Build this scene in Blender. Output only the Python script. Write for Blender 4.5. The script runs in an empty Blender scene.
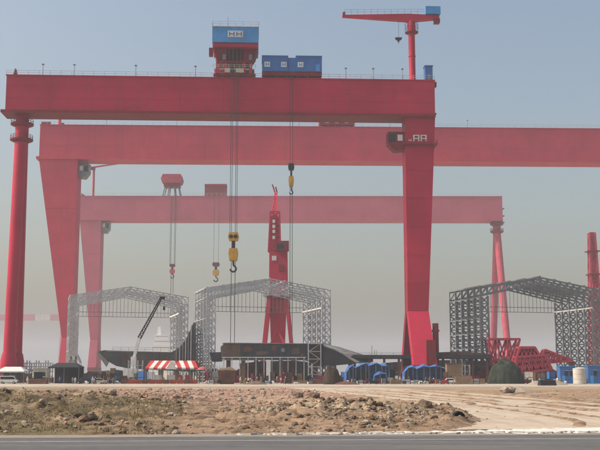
import bpy, bmesh, math, random
import numpy as np
from mathutils import Vector, Matrix

random.seed(7)
rng = np.random.default_rng(11)
scene = bpy.context.scene
C = scene.collection

# ------------------------------------------------------------------ camera
F, HORIZON, CAM_H = 1000.0, 372.0, 3.0          # focal length in photo pixels, horizon row, eye height
PITCH = math.atan((HORIZON - 225.0) / F)
cam_d = bpy.data.cameras.new('camera'); cam = bpy.data.objects.new('camera', cam_d); C.objects.link(cam)
cam_d.sensor_width = 36.0; cam_d.lens = 36.0 * F / 600.0
cam_d.clip_start = 0.5; cam_d.clip_end = 20000.0
cam.location = (0, 0, CAM_H); cam.rotation_euler = (math.pi / 2 + PITCH, 0, 0)
scene.camera = cam

# ------------------------------------------------------------------ sky, sun, exposure
SUN_EL, SUN_AZ = math.radians(46), math.radians(-95.5)    # azimuth from +Y towards +X: sun high on the left
world = bpy.data.worlds.new('World'); scene.world = world; world.use_nodes = True
wn = world.node_tree; bg = wn.nodes['Background']
sky = wn.nodes.new('ShaderNodeTexSky'); sky.sky_type = 'NISHITA'; sky.sun_disc = False
sky.sun_elevation = SUN_EL; sky.sun_rotation = SUN_AZ
sky.altitude = 0; sky.air_density = 1.35; sky.dust_density = 5.6; sky.ozone_density = 0.0
wn.links.new(sky.outputs[0], bg.inputs[0]); bg.inputs[1].default_value = 0.148
sun_d = bpy.data.lights.new('sun', 'SUN'); sun = bpy.data.objects.new('sun', sun_d); C.objects.link(sun)
sun_d.energy = 4.0; sun_d.angle = math.radians(0.6); sun_d.color = (1.0, 0.93, 0.84)
sdir = Vector((math.sin(SUN_AZ) * math.cos(SUN_EL), math.cos(SUN_AZ) * math.cos(SUN_EL), math.sin(SUN_EL)))
sun.rotation_euler = sdir.to_track_quat('Z', 'Y').to_euler()
sun.location = (-60, -60, 150)
vs = scene.view_settings
vs.view_transform = 'Standard'; vs.look = 'None'; vs.exposure = 0.09; vs.gamma = 1.0; vs.use_curve_mapping = False
scene.render.engine = 'CYCLES'
cy = scene.cycles
cy.use_denoising = True; cy.max_bounces = 6; cy.diffuse_bounces = 3; cy.volume_bounces = 2
cy.transparent_max_bounces = 8
HAZE = 0.0003

# ------------------------------------------------------------------ helpers
ST, CT = math.sin(PITCH), math.cos(PITCH)
def at(px, py, Y):
    """world point at distance Y seen at photo pixel (px, py)"""
    u, v = (px - 300.0) / F, (225.0 - py) / F
    k = Y / (CT - v * ST)
    return Vector((u * k, Y, CAM_H + (ST + v * CT) * k))
def X(px, py, Y): return at(px, py, Y).x
def Z(py, Y): return at(300, py, Y).z

class MB:
    def __init__(s): s.v, s.f = [], []
    def add(s, vs_, fs):
        o = len(s.v); s.v += [tuple(p) for p in vs_]; s.f += [tuple(i + o for i in f) for f in fs]; return s
    def box(s, x0, x1, y0, y1, z0, z1):
        return s.add([(x0,y0,z0),(x1,y0,z0),(x1,y1,z0),(x0,y1,z0),(x0,y0,z1),(x1,y0,z1),(x1,y1,z1),(x0,y1,z1)],
                     [(3,2,1,0),(4,5,6,7),(0,1,5,4),(1,2,6,5),(2,3,7,6),(3,0,4,7)])
    def cbox(s, c, d): return s.box(c[0]-d[0]/2, c[0]+d[0]/2, c[1]-d[1]/2, c[1]+d[1]/2, c[2]-d[2]/2, c[2]+d[2]/2)
    def hexa(s, b, t):      # bottom quad, top quad (both anticlockwise from above)
        return s.add(list(b) + list(t), [(3,2,1,0),(4,5,6,7),(0,1,5,4),(1,2,6,5),(2,3,7,6),(3,0,4,7)])
    def beam(s, a, b, w, h=None, up=(0,0,1)):
        h = h or w; a, b = Vector(a), Vector(b); d = (b - a)
        if d.length < 1e-6: return s
        d.normalize(); u = Vector(up)
        if abs(d.dot(u)) > .98: u = Vector((0,1,0))
        r = d.cross(u).normalized(); u = r.cross(d)
        q = [(-1,-1),(1,-1),(1,1),(-1,1)]
        vv = [a + r*i*w/2 + u*j*h/2 for i, j in q] + [b + r*i*w/2 + u*j*h/2 for i, j in q]
        return s.add(vv, [(0,1,2,3),(7,6,5,4),(4,5,1,0),(5,6,2,1),(6,7,3,2),(7,4,0,3)])
    def tube(s, a, b, r0, r1=None, n=12, caps=True):
        r1 = r0 if r1 is None else r1; a, b = Vector(a), Vector(b); d = (b - a).normalized()
        u = Vector((0,0,1)) if abs(d.z) < .9 else Vector((1,0,0))
        r = d.cross(u).normalized(); u = r.cross(d)
        vv = []
        for p, rr in ((a, r0), (b, r1)):
            for i in range(n):
                t = 2*math.pi*i/n; vv.append(p + r*rr*math.cos(t) + u*rr*math.sin(t))
        ff = [(i, (i+1) % n, n+(i+1) % n, n+i) for i in range(n)]
        if caps: ff += [tuple(range(n-1,-1,-1)), tuple(range(n, 2*n))]
        return s.add(vv, ff)
    def prism(s, pts, y0, y1):     # polygon in x,z extruded along y
        n = len(pts)
        vv = [(x,y0,z) for x,z in pts] + [(x,y1,z) for x,z in pts]
        return s.add(vv, [tuple(range(n)), tuple(range(2*n-1,n-1,-1))] + [(i, n+i, n+(i+1)%n, (i+1)%n) for i in range(n)])
    def lathe(s, prof, c=(0,0,0), n=16):
        vv, ff = [], []
        for r, z in prof:
            for i in range(n):
                t = 2*math.pi*i/n; vv.append((c[0]+r*math.cos(t), c[1]+r*math.sin(t), c[2]+z))
        for k in range(len(prof)-1):
            for i in range(n):
                j = (i+1) % n; ff.append((k*n+i, k*n+j, (k+1)*n+j, (k+1)*n+i))
        ff.append(tuple(range(n-1,-1,-1))); m = (len(prof)-1)*n; ff.append(tuple(range(m, m+n)))
        return s.add(vv, ff)
    def railing(s, pts, h=1.1, step=2.4, t=.09):
        for a, b in zip(pts[:-1], pts[1:]):
            a, b = Vector(a), Vector(b); L = (b-a).length; n = max(1, int(L/step))
            for i in range(n+1):
                p = a + (b-a)*i/n; s.beam(p, p+Vector((0,0,h)), t)
            for k in (h, h*.5): s.beam(a+Vector((0,0,k)), b+Vector((0,0,k)), t*.8)
        return s
    def mesh(s, name, m=None, smooth=False, bev=0):
        me = bpy.data.meshes.new(name); me.from_pydata(s.v, [], s.f)
        bm = bmesh.new(); bm.from_mesh(me); bmesh.ops.recalc_face_normals(bm, faces=bm.faces)
        if bev: bmesh.ops.bevel(bm, geom=list(bm.edges), offset=bev, segments=1, affect='EDGES')
        bm.to_mesh(me); bm.free()
        if m: me.materials.append(m)
        if smooth:
            for p in me.polygons: p.use_smooth = True
            me.set_sharp_from_angle(angle=math.radians(40))
        return me
    def build(s, name, m, parent=None, smooth=False, bev=0):
        o = bpy.data.objects.new(name, s.mesh(name, m, smooth, bev)); C.objects.link(o)
        if parent: o.parent = parent
        return o

def tag(o, label, cat, group=None):
    o['label'] = label; o['category'] = cat
    if group: o['group'] = group
    return o
def thing(name, label, cat, loc=(0,0,0), rz=0, group=None):
    o = bpy.data.objects.new(name, None); C.objects.link(o); o.empty_display_size = .5
    o.location = loc; o.rotation_euler = (0,0,rz)
    return tag(o, label, cat, group)
def structure(o): o['kind'] = 'structure'; return o
def copy_tree(o, parent=None):
    c = o.copy(); C.objects.link(c); c.parent = parent
    for ch in list(o.children): copy_tree(ch, c)
    return c

# ------------------------------------------------------------------ materials
def paint(name, col, rough=.55, var=.25, scale=.15, streak=0.0, rust=0.0, metal=0.0, dirt=(.16,.12,.09), bump=0.0):
    """weathered paint / plain surface: mottled colour, vertical rain streaks, rust or dust patches"""
    m = bpy.data.materials.new(name); m.use_nodes = True; nt = m.node_tree; N, L = nt.nodes, nt.links
    b = N['Principled BSDF']; b.inputs['Roughness'].default_value = rough; b.inputs['Metallic'].default_value = metal
    b.inputs['Specular IOR Level'].default_value = .16
    tc = N.new('ShaderNodeTexCoord')
    n1 = N.new('ShaderNodeTexNoise'); n1.inputs['Scale'].default_value = scale; n1.inputs['Detail'].default_value = 6; n1.inputs['Roughness'].default_value = .65
    L.new(tc.outputs['Object'], n1.inputs['Vector'])
    r1 = N.new('ShaderNodeMapRange'); r1.inputs[1].default_value = .3; r1.inputs[2].default_value = .7
    r1.inputs[3].default_value = 1-var; r1.inputs[4].default_value = 1+var*.6
    L.new(n1.outputs['Fac'], r1.inputs[0])
    mul = N.new('ShaderNodeVectorMath'); mul.operation = 'SCALE'; mul.inputs[0].default_value = col
    L.new(r1.outputs[0], mul.inputs['Scale']); out = mul.outputs[0]
    def layer(vec_scale, nscale, lo, hi, amt, colr, out):
        mp = N.new('ShaderNodeMapping'); mp.inputs['Scale'].default_value = vec_scale; L.new(tc.outputs['Object'], mp.inputs[0])
        n = N.new('ShaderNodeTexNoise'); n.inputs['Scale'].default_value = nscale; n.inputs['Detail'].default_value = 5; L.new(mp.outputs[0], n.inputs['Vector'])
        r = N.new('ShaderNodeMapRange'); r.inputs[1].default_value = lo; r.inputs[2].default_value = hi; r.inputs[4].default_value = amt
        L.new(n.outputs['Fac'], r.inputs[0])
        mx = N.new('ShaderNodeMix'); mx.data_type = 'RGBA'; L.new(r.outputs[0], mx.inputs[0]); L.new(out, mx.inputs[6]); mx.inputs[7].default_value = (*colr, 1)
        return mx.outputs[2]
    if streak: out = layer((1, 1, .06), .9, .5, .8, streak, dirt, out)
    if rust: out = layer((1, 1, 1), .5, .52, .68, rust, (.16,.07,.035), out)
    L.new(out, b.inputs['Base Color'])
    if bump:
        bp = N.new('ShaderNodeBump'); bp.inputs['Strength'].default_value = bump; bp.inputs['Distance'].default_value = .05
        n = N.new('ShaderNodeTexNoise'); n.inputs['Scale'].default_value = 3; n.inputs['Detail'].default_value = 8; L.new(tc.outputs['Object'], n.inputs['Vector'])
        L.new(n.outputs['Fac'], bp.inputs['Height']); L.new(bp.outputs[0], b.inputs['Normal'])
    return m
M = dict(
    red=paint('red_paint', (.47,.016,.052), .5, .26, .06, .4, dirt=(.24,.05,.055)),
    red2=paint('red_paint_hazed', (.53,.05,.085), .55, .2, .06, .35, dirt=(.3,.07,.07)),  # middle crane: paler red, part of the distance haze mixed into the paint
    red3=paint('red_paint_hazed_far', (.46,.095,.14), .65, .16, .06, .2, dirt=(.3,.1,.1)),  # farthest crane and girder: still paler, more haze painted into the red
    redd=paint('dark_red_paint', (.22,.016,.024), .6, .2, .2, .2),
    pink=paint('primer_red', (.42,.05,.08), .6, .25, .3, .2),
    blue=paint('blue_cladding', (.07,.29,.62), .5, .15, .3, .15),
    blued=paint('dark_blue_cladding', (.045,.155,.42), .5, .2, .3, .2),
    tarp=paint('blue_tarpaulin', (.045,.14,.36), .7, .5, .6, .35, bump=.8, dirt=(.22,.22,.24)),
    white=paint('white_paint', (.72,.71,.69), .5, .12, .5, .25),
    cream=paint('cream_paint', (.55,.5,.42), .6, .2, .5, .3),
    galv=paint('galvanised_steel', (.52,.545,.555), .5, .25, .6, .2, metal=.2),
    galvd=paint('dull_steel', (.22,.235,.245), .55, .25, .6, .2, metal=.2),
    dark=paint('black_grease_steel', (.025,.025,.028), .5, .3, 1),
    hull=paint('dark_hull_plate', (.034,.040,.050), .55, .35, .25, .25, .18, dirt=(.12,.11,.10)),
    hullb=paint('rusty_hull_plate', (.11,.075,.055), .7, .4, .3, .4, .6),
    hullg=paint('dusty_deck_plate', (.27,.26,.235), .7, .25, .3, .2, .15),
    rust=paint('rusty_steel', (.13,.06,.04), .8, .4, .8, .3, .5),
    yellow=paint('hook_yellow', (.55,.30,.04), .5, .3, .6, .4, dirt=(.05,.04,.03)),
    barrier=paint('dull_red_barrier', (.27,.05,.03), .7, .4, .6, .4),
    hullm=paint('grey_hull_plate', (.085,.087,.088), .6, .35, .25, .35, .2, dirt=(.15,.14,.13)),
    orange=paint('tent_red', (.48,.045,.04), .6, .3, .6, .3),
    glass=paint('dark_glass', (.03,.035,.04), .12, .2, .5),
    rope=paint('wire_rope', (.045,.045,.05), .6, .2, 1),
    wood=paint('weathered_timber', (.25,.17,.10), .8, .35, 1.5, .2),
    conc=paint('pale_concrete', (.50,.46,.40), .85, .22, .8, .0, bump=.4),
    rock=paint('dusty_rock', (.32,.26,.20), .9, .35, 1.2, bump=.8),
    rockd=paint('dark_clod', (.15,.105,.07), .95, .4, 1.5, bump=.8),
    brickr=paint('brick_rubble', (.36,.21,.16), .9, .4, 2, bump=.6),
    net=paint('dark_green_netting', (.035,.045,.03), .9, .5, .8, bump=1),
    rubber=paint('black_rubber', (.02,.02,.02), .85, .3, 2),
    skin=paint('skin', (.42,.25,.17), .6, .1, 5),
)
CLOTH = {k: paint(k + '_cloth', c, .85, .2, 4) for k, c in dict(
    white=(.62,.60,.57), khaki=(.35,.27,.17), navy=(.03,.04,.09), grey=(.16,.16,.17), rose=(.45,.10,.12), blue=(.06,.13,.33), dark=(.03,.03,.035)).items()}
HELM = {k: paint(k + '_helmet', c, .4, .1, 4) for k, c in dict(white=(.75,.75,.72), red=(.55,.03,.03), yellow=(.7,.45,.03), blue=(.05,.15,.5)).items()}

# ------------------------------------------------------------------ noise
def vnoise(x, y, seed=0):
    xi, yi = np.floor(x).astype(np.int64), np.floor(y).astype(np.int64); xf, yf = x-xi, y-yi
    def h(a, b):
        n = (a*374761393 + b*668265263 + seed*1442695041) & 0x7fffffff
        n = ((n ^ (n >> 13)) * 1274126177) & 0x7fffffff
        return ((n ^ (n >> 16)) & 0xffff) / 65535.0
    u, v = xf*xf*(3-2*xf), yf*yf*(3-2*yf)
    return (h(xi,yi)*(1-u)+h(xi+1,yi)*u)*(1-v) + (h(xi,yi+1)*(1-u)+h(xi+1,yi+1)*u)*v
def fbm(x, y, o=4, seed=0, g=.5):
    a, s, t = 1.0, 0.0, 0.0
    for i in range(o):
        s = s + a*vnoise(x*2**i+17.3*i, y*2**i-9.1*i, seed+i); t += a; a *= g
    return s/t
def sstep(a, b, x): t = np.clip((x-a)/(b-a), 0, 1); return t*t*(3-2*t)

# ------------------------------------------------------------------ ground, road, paths
PATH_L = [(8.0,53.2),(11.3,64),(12.6,80),(11.8,98),(9.2,115),(5.5,136),(.5,170),(-4.5,200)]
PATH_R = [(36.0,57.0),(33.0,70),(30.5,84),(28.5,98),(27.2,116),(25.0,143),(20.5,172),(15.0,200)]
pl, pr = np.array(PATH_L), np.array(PATH_R)
ROAD_Y0 = 48.8          # far edge of the asphalt at x = 0, slightly oblique
def road_edge(x): return ROAD_Y0 + x*.085
def soil_height(x, y):
    x, y = np.asarray(x, float), np.asarray(y, float)
    d = y - road_edge(x)
    near = sstep(.2, 4.0, d) * (1 - sstep(150, 185, y))
    left = np.exp(-((x+22-(y-75)*-.18)/13.0)**2) * sstep(2, 14, d) * (1-sstep(100,150,y))
    mid = np.exp(-((x-4.0-(y-70)*.06)/6.0)**2) * np.exp(-((y-72)/14.0)**2)
    xl, xr = np.interp(y, pl[:,1], pl[:,0]), np.interp(y, pr[:,1], pr[:,0])
    inpath = sstep(-1.2, .6, x-xl) * sstep(-1.2, .6, xr-x)
    cut = lambda q, w, a: a*np.exp(-((x-(xl*(1-q)+xr*q)+(fbm(y*.12,y*0+q*9,3,3)-.5)*2.5)/w)**2)*sstep(.3,.5,fbm(y*.09,y*0+q*31,3,13)+.12)
    ridge = np.exp(-((x-xl+.9)/.7)**2) + np.exp(-((x-xr-.9)/.8)**2) + cut(.55,.5,.95) + cut(.24,.35,.6) + cut(.36,.3,.5) + cut(.8,.6,.9)
    n1, n2, n3 = fbm(x*.16,y*.16,4,1), fbm(x*.7,y*.7,4,5), fbm(x*2.6,y*2.6,3,9)
    lump = np.maximum(0, n2-.52)*2.2
    apw = np.interp(x, [-60,-3.4,-3,3,9,14,34], [-9,-9,1.1,1.9,3.0,5.0,8.0]); free = sstep(apw-.4, apw+2.0, d)
    rough = near*(1-inpath)*free
    h = left*(.35+.75*n1) + mid*(.42+.6*n1) + .10*(n1-.5)
    h = h + (left*.85+mid*.95+.22)*(lump*.8 + (n3-.5)*.34)
    h = h*rough + ridge*(.22+.2*(n2-.5))*near*free*sstep(52,60,y)*(1-sstep(165,190,y))
    h = h + inpath*near*(.015*(n2-.5))
    return h - .03
ys = [-260,-120,-40,0,20,34,42,46]
y = 47.5
while y < 210: ys.append(y); y *= 1.0048
while y < 4200: ys.append(y); y *= 1.06
ys = np.array(ys); NX = 640
us = np.linspace(-1, 1, NX); us = us*(.34+.66*us**2)
hw = np.maximum(ys*.42+16, 60); hw = np.where(ys < 46, 110, hw); hw = np.where(ys > 215, ys*.9+200, hw)
gx, gy = us[None,:]*hw[:,None], np.repeat(ys[:,None], NX, 1)
gz = soil_height(gx, gy); gz = np.where((gy < 46.5) | (gy > 215), -.03, gz)
def grid_mesh(name, gx, gy, gz, mat):
    ny, nx = gx.shape; me = bpy.data.meshes.new(name)
    co = np.stack([gx,gy,gz],-1).reshape(-1,3)
    i = np.arange(ny*nx).reshape(ny,nx); q = np.stack([i[:-1,:-1],i[:-1,1:],i[1:,1:],i[1:,:-1]],-1).reshape(-1,4)
    me.vertices.add(len(co)); me.vertices.foreach_set('co', co.ravel().astype(np.float32))
    me.loops.add(q.size); me.loops.foreach_set('vertex_index', q.ravel().astype(np.int32))
    me.polygons.add(len(q)); me.polygons.foreach_set('loop_start', np.arange(0,q.size,4,dtype=np.int32))
    me.polygons.foreach_set('use_smooth', np.ones(len(q), bool))
    me.update(calc_edges=True); me.materials.append(mat); return me
# soil kind per vertex (real soil colours: olive turf on the left, brick-red fill, brown spoil, sandy yard)
def soil_colour(x, y):
    n = fbm(x*.09,y*.09,4,31); n2 = fbm(x*.5,y*.5,4,41); n3 = fbm(x*1.9,y*1.9,3,47)
    c = np.empty(x.shape+(3,)); c[:] = (.30,.215,.145)
    def mix(col, w): c[:] = c*(1-w[...,None]) + np.array(col)*w[...,None]
    mix((.155,.13,.075), np.clip(sstep(-7,-16,x+(n-.5)*14)*sstep(.36,.56,n2+.12)*(1-sstep(120,190,y)*.5),0,1))
    mix((.36,.235,.175), sstep(82,100,y+(n-.5)*20)*(1-sstep(185,200,y))*sstep(-34,-22,x+(y-100)*.1)*sstep(9,2,x)*.9)
    mix((.17,.115,.072), sstep(.55,.72,n2)*.75*(1-sstep(150,190,y)))
    mix((.40,.32,.225), sstep(.52,.70,n)*.6)
    mix((.085,.06,.042), sstep(.57,.70,n3)*.7*(1-sstep(90,150,y)))
    mix((.36,.31,.235), sstep(180,210,y))
    return np.clip(c*np.array((1.02,.985,.95)),0,.75)
gm = bpy.data.materials.new('dry_soil'); gm.use_nodes = True
N, L = gm.node_tree.nodes, gm.node_tree.links; b = N['Principled BSDF']; b.inputs['Roughness'].default_value = .95; b.inputs['Specular IOR Level'].default_value = .1
av = N.new('ShaderNodeAttribute'); av.attribute_name = 'soil'
ge = N.new('ShaderNodeNewGeometry')
def nn(sc, det=6):
    n = N.new('ShaderNodeTexNoise'); n.inputs['Scale'].default_value = sc; n.inputs['Detail'].default_value = det; n.inputs['Roughness'].default_value = .7
    L.new(ge.outputs['Position'], n.inputs['Vector']); return n
n1, n2 = nn(1.2), nn(7)
mr = N.new('ShaderNodeMapRange'); mr.inputs[1].default_value = .3; mr.inputs[2].default_value = .7; mr.inputs[3].default_value = .6; mr.inputs[4].default_value = 1.35; L.new(n1.outputs['Fac'], mr.inputs[0])
sc_ = N.new('ShaderNodeVectorMath'); sc_.operation = 'SCALE'; L.new(av.outputs['Color'], sc_.inputs[0]); L.new(mr.outputs[0], sc_.inputs['Scale'])
L.new(sc_.outputs[0], b.inputs['Base Color'])
bp = N.new('ShaderNodeBump'); bp.inputs['Strength'].default_value = .9; bp.inputs['Distance'].default_value = .12
L.new(n2.outputs['Fac'], bp.inputs['Height']); L.new(bp.outputs[0], b.inputs['Normal'])
me = grid_mesh('ground', gx, gy, gz, gm)
att = me.color_attributes.new('soil', 'FLOAT_COLOR', 'POINT')
att.data.foreach_set('color', np.concatenate([soil_colour(gx,gy), np.ones(gx.shape+(1,))],-1).astype(np.float32).ravel())
ground = bpy.data.objects.new('ground', me); C.objects.link(ground); structure(ground)

def sheet(name, left, right, z, mat, n=60, m=14, wob=0.0, seed=3):
    """strip between two edge lines (each a list of x, y), resampled, edges slightly ragged"""
    l, r = np.array(left, float), np.array(right, float)
    t = np.linspace(0, 1, n); tl, tr = np.linspace(0,1,len(l)), np.linspace(0,1,len(r))
    lx, ly, rx, ry = np.interp(t,tl,l[:,0]), np.interp(t,tl,l[:,1]), np.interp(t,tr,r[:,0]), np.interp(t,tr,r[:,1])
    if wob:
        w = (fbm(t*n*.3, t*0, 4, seed)-.5)*2*wob; w2 = (fbm(t*n*.3, t*0+50, 4, seed)-.5)*2*wob
        along = abs(l[-1,0]-l[0,0]) > abs(l[-1,1]-l[0,1])      # ragged across the strip only, so it never folds
        if along: ly, ry = ly+w, ry+w2
        else: lx, rx = lx+w, rx+w2
    u = np.linspace(0,1,m)[:,None]
    sx, sy = lx*(1-u)+rx*u, ly*(1-u)+ry*u
    o = bpy.data.objects.new(name, grid_mesh(name, sx, sy, np.full(sx.shape, z), mat)); C.objects.link(o); return structure(o)
def surf(name, col, col2, scale, rough=.9, bump=.3, dust=None, wave=None):
    m = bpy.data.materials.new(name); m.use_nodes = True; N, L = m.node_tree.nodes, m.node_tree.links
    b = N['Principled BSDF']; b.inputs['Roughness'].default_value = rough; b.inputs['Specular IOR Level'].default_value = .25
    g = N.new('ShaderNodeNewGeometry')
    def ns(s, d=7, vec=None):
        n = N.new('ShaderNodeTexNoise'); n.inputs['Scale'].default_value = s; n.inputs['Detail'].default_value = d; n.inputs['Roughness'].default_value = .68
        if vec:
            mp = N.new('ShaderNodeMapping'); mp.inputs['Scale'].default_value = vec; L.new(g.outputs['Position'], mp.inputs[0]); L.new(mp.outputs[0], n.inputs['Vector'])
        else: L.new(g.outputs['Position'], n.inputs['Vector'])
        return n
    r = N.new('ShaderNodeMapRange'); r.inputs[1].default_value = .32; r.inputs[2].default_value = .68; L.new(ns(scale).outputs['Fac'], r.inputs[0])
    mx = N.new('ShaderNodeMix'); mx.data_type = 'RGBA'; mx.inputs[6].default_value = (*col,1); mx.inputs[7].default_value = (*col2,1); L.new(r.outputs[0], mx.inputs[0])
    out = mx.outputs[2]
    if dust:
        r2 = N.new('ShaderNodeMapRange'); r2.inputs[1].default_value = .45; r2.inputs[2].default_value = .7; r2.inputs[4].default_value = .8
        L.new(ns(1, 6, dust[1]).outputs['Fac'], r2.inputs[0])
        m2 = N.new('ShaderNodeMix'); m2.data_type = 'RGBA'; L.new(r2.outputs[0], m2.inputs[0]); L.new(out, m2.inputs[6]); m2.inputs[7].default_value = (*dust[0],1); out = m2.outputs[2]
    L.new(out, b.inputs['Base Color'])
    bp = N.new('ShaderNodeBump'); bp.inputs['Strength'].default_value = bump; bp.inputs['Distance'].default_value = .03
    L.new(ns(18).outputs['Fac'], bp.inputs['Height']); L.new(bp.outputs[0], b.inputs['Normal'])
    return m
asphalt = surf('dusty_asphalt', (.072,.072,.075), (.105,.104,.103), 1.6, .85, .6, ((.17,.16,.145), (.09,1.1,1)))
sand = surf('packed_sand_path', (.38,.31,.23), (.47,.395,.31), .5, .95, .6, ((.28,.205,.145), (.5,.07,1)))
slabm = surf('yard_concrete', (.34,.285,.22), (.47,.41,.335), .12, .9, .3, ((.26,.195,.14), (.05,.25,1)))
edgem = surf('broken_white_concrete', (.54,.51,.46), (.70,.68,.64), 1.6, .9, .8, ((.42,.35,.27), (.5,.9,1)))
def edge_line(x0, x1, off, n=30): return [(x, road_edge(x)+off) for x in np.linspace(x0, x1, n)]
sheet('road', [(-110,-20),(110,-20)], [(-110,road_edge(-110)),(110,road_edge(110))], .002, asphalt, 80, 24)
line_m = surf('worn_road_line', (.20,.20,.20), (.34,.34,.33), 2.2, .8, .3, ((.14,.14,.14), (.4,4,1)))
sheet('lane_line', edge_line(-60,60,-3.6), edge_line(-60,60,-3.25), .006, line_m, 120, 3, .03)
sheet('dirt_shoulder', edge_line(-70,70,-.9), edge_line(-70,70,1.2), .010, surf('gravel_shoulder',(.20,.175,.145),(.28,.245,.20),1.5,.95,.7), 220, 5, .35, 8)
sheet('path', PATH_L, PATH_R, .012, sand, 260, 20, 1.3, 5)
sheet('yard_road', [(-90,205),(130,205)], [(-110,258),(160,258)], .016, slabm, 90, 12, .6, 12)
sheet('concrete_apron', [(-3.2,road_edge(-3.2)+.5),(3,road_edge(3)+.4),(9,road_edge(9)+.4),(14,road_edge(14)+.3),(34,road_edge(34)+.3)], [(-2.9,road_edge(-2.9)+.9),(3,road_edge(3)+1.9),(9,road_edge(9)+2.9),(14,road_edge(14)+4.8),(34,road_edge(34)+7.5)], .022, edgem, 260, 10, 1.0, 21)

# ------------------------------------------------------------------ gantry cranes
def letters(parent, name, text, x, y, z, h, mat, w=None, gap=.25):
    """upright raised strokes of H-shaped characters on a face that looks towards -y; x is the left edge"""
    w = w or h*.85; t = h*.2
    mb = MB()
    for i, ch in enumerate(text):
        x0 = x + i*(w+gap)
        if ch == 'H':
            mb.box(x0,x0+t,y-.06,y,z,z+h); mb.box(x0+w-t,x0+w,y-.06,y,z,z+h); mb.box(x0+t,x0+w-t,y-.055,y,z+h*.42,z+h*.6)
        elif ch == 'R':   # boxed H, as painted on the leg
            mb.box(x0,x0+t,y-.06,y,z,z+h); mb.box(x0+w-t,x0+w,y-.06,y,z,z+h); mb.box(x0+t,x0+w-t,y-.055,y,z+h*.38,z+h*.52); mb.box(x0+t,x0+w-t,y-.055,y,z+h*.84,z+h)
        elif ch == 'm':
            for k in range(3): mb.box(x0+k*w*.33,x0+k*w*.33+w*.22,y-.06,y,z,z+h*.5)
    return mb.build(name, mat, parent)

def rigid_leg(P, xo, s, zt, w_top, w_bot, zs, spread, deep, mat, cab=True, matd=None, k=1.0, service=False):
    """box leg: outer face slopes in, splits along the rail below zs. xo = inner face, s = direction outwards"""
    matd = matd or M['redd']
    def xs(z): return xo + s*(w_bot + (w_top-w_bot)*max(0,(z-zs))/(zt-zs))
    def sec(z, y0, y1, xi=None, xe=None):
        a, c = (xo if xi is None else xi), (xs(z) if xe is None else xe); a, c = min(a,c), max(a,c)
        return [(a,y0,z),(c,y0,z),(c,y1,z),(a,y1,z)]
    d = deep/2
    zm = zs + (zt-zs)*.72
    MB().hexa(sec(zm,-d*.98,d*.98), sec(zt,-d,d)).build('leg_head', mat, P)
    o = MB().hexa(sec(zs,-d*.92,d*.92), sec(zm-.05,-d*.97,d*.97)).build('rigid_leg', mat, P)
    for q in (.2,.4,.6,.8):
        z = zs+(zm-zs)*q; a, c = sorted((xo-s*.05, xs(z)+s*.05)); e = d*(.92+.05*q)+.05
        MB().box(a,c,-e,e,z-.12,z+.12).build('weld_band', mat, o)
    for e in (-1,1):
        b0, b1 = sorted((e*(spread-2.2*k), e*(spread+2.2*k))); t0, t1 = sorted((e*.05, e*d*.95))
        MB().hexa(sec(5*k,b0,b1,xe=xo+s*(w_bot+.4)), sec(zs-.05,t0,t1,xe=xo+s*w_bot)).build('split_leg', mat, P)
    sb = MB(); a, c = sorted((xo+s*.4, xo+s*(w_bot-.2)))
    sb.box(a,c,-spread-5*k,spread+5*k,3.2*k,4.95*k); o = sb.build('sill_beam', matd, P)
    for e in (-1,1):
        bo = MB(); 
        for q in (-1,1): bo.box(a+.3,c-.3,e*spread+q*2.6*k-2.2*k,e*spread+q*2.6*k+2.2*k,1.2*k,3.15*k)
        bg_ = bo.build('bogie', M['dark'], P)
        for q in (-3.6,-1.3,1.3,3.6):
            MB().tube((a+.5,e*spread+q*k,.65*k),(c-.5,e*spread+q*k,.65*k),.65*k,n=14).build('rail_wheel', M['dark'], bg_, True)
    # service lift shaft and switch cabinet by the foot
    if not service: return xs
    x0, x1 = sorted((xo+s*(w_bot+.9), xo+s*(w_bot+2.4)))
    MB().box(x0,x1,-spread*.5,-spread*.5+1.6,1.0,zs*.82).box(x0-.2,x1+.2,-spread*.5-.2,-spread*.5+1.8,zs*.70,zs*.73).build('lift_shaft', matd, P)
    x0, x1 = sorted((xo+s*w_bot*.52, xo+s*w_bot*.95))
    MB().box(x0,x1,-spread-4.4*k,-spread-2.5*k,5,5+7*k).build('switch_cabinet', matd, P)
    return xs

def operator_cab(P, xi, s, z, w, h, d, mats):
    """cab hung on the inner side of the leg: sloping underside, glazed nose; s points outwards so the cab is at -s"""
    def q(x): return xi - s*x
    pts = [(q(.05),z), (q(w*.6),z-h*.05), (q(w),z+h*.35), (q(w),z+h), (q(.05),z+h)]
    o = MB().prism(pts, -d/2, d/2).build('operator_cab', mats[0], P)
    a, c = sorted((q(w*.12), q(w*.42))); MB().box(a,c,-d/2-.06,-d/2+.02,z+h*.5,z+h*.85).build('side_window', M['white'], o)  # white pane: the reflection on the glass is painted as flat white
    a, c = sorted((q(w*.55), q(w*.93))); MB().box(a,c,-d/2-.06,-d/2+.02,z+h*.42,z+h*.88).build('side_window', M['glass'], o)
    a, c = sorted((q(w+.06), q(w-.02))); MB().box(a,c,-d*.42,d*.42,z+h*.45,z+h*.9).build('front_window', M['glass'], o)
    a, c = sorted((q(-.1), q(w*.95))); MB().box(a,c,-d/2-.3,d/2+.3,z+h,z+h+.22).build('cab_roof', mats[1], o)
    return o

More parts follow.
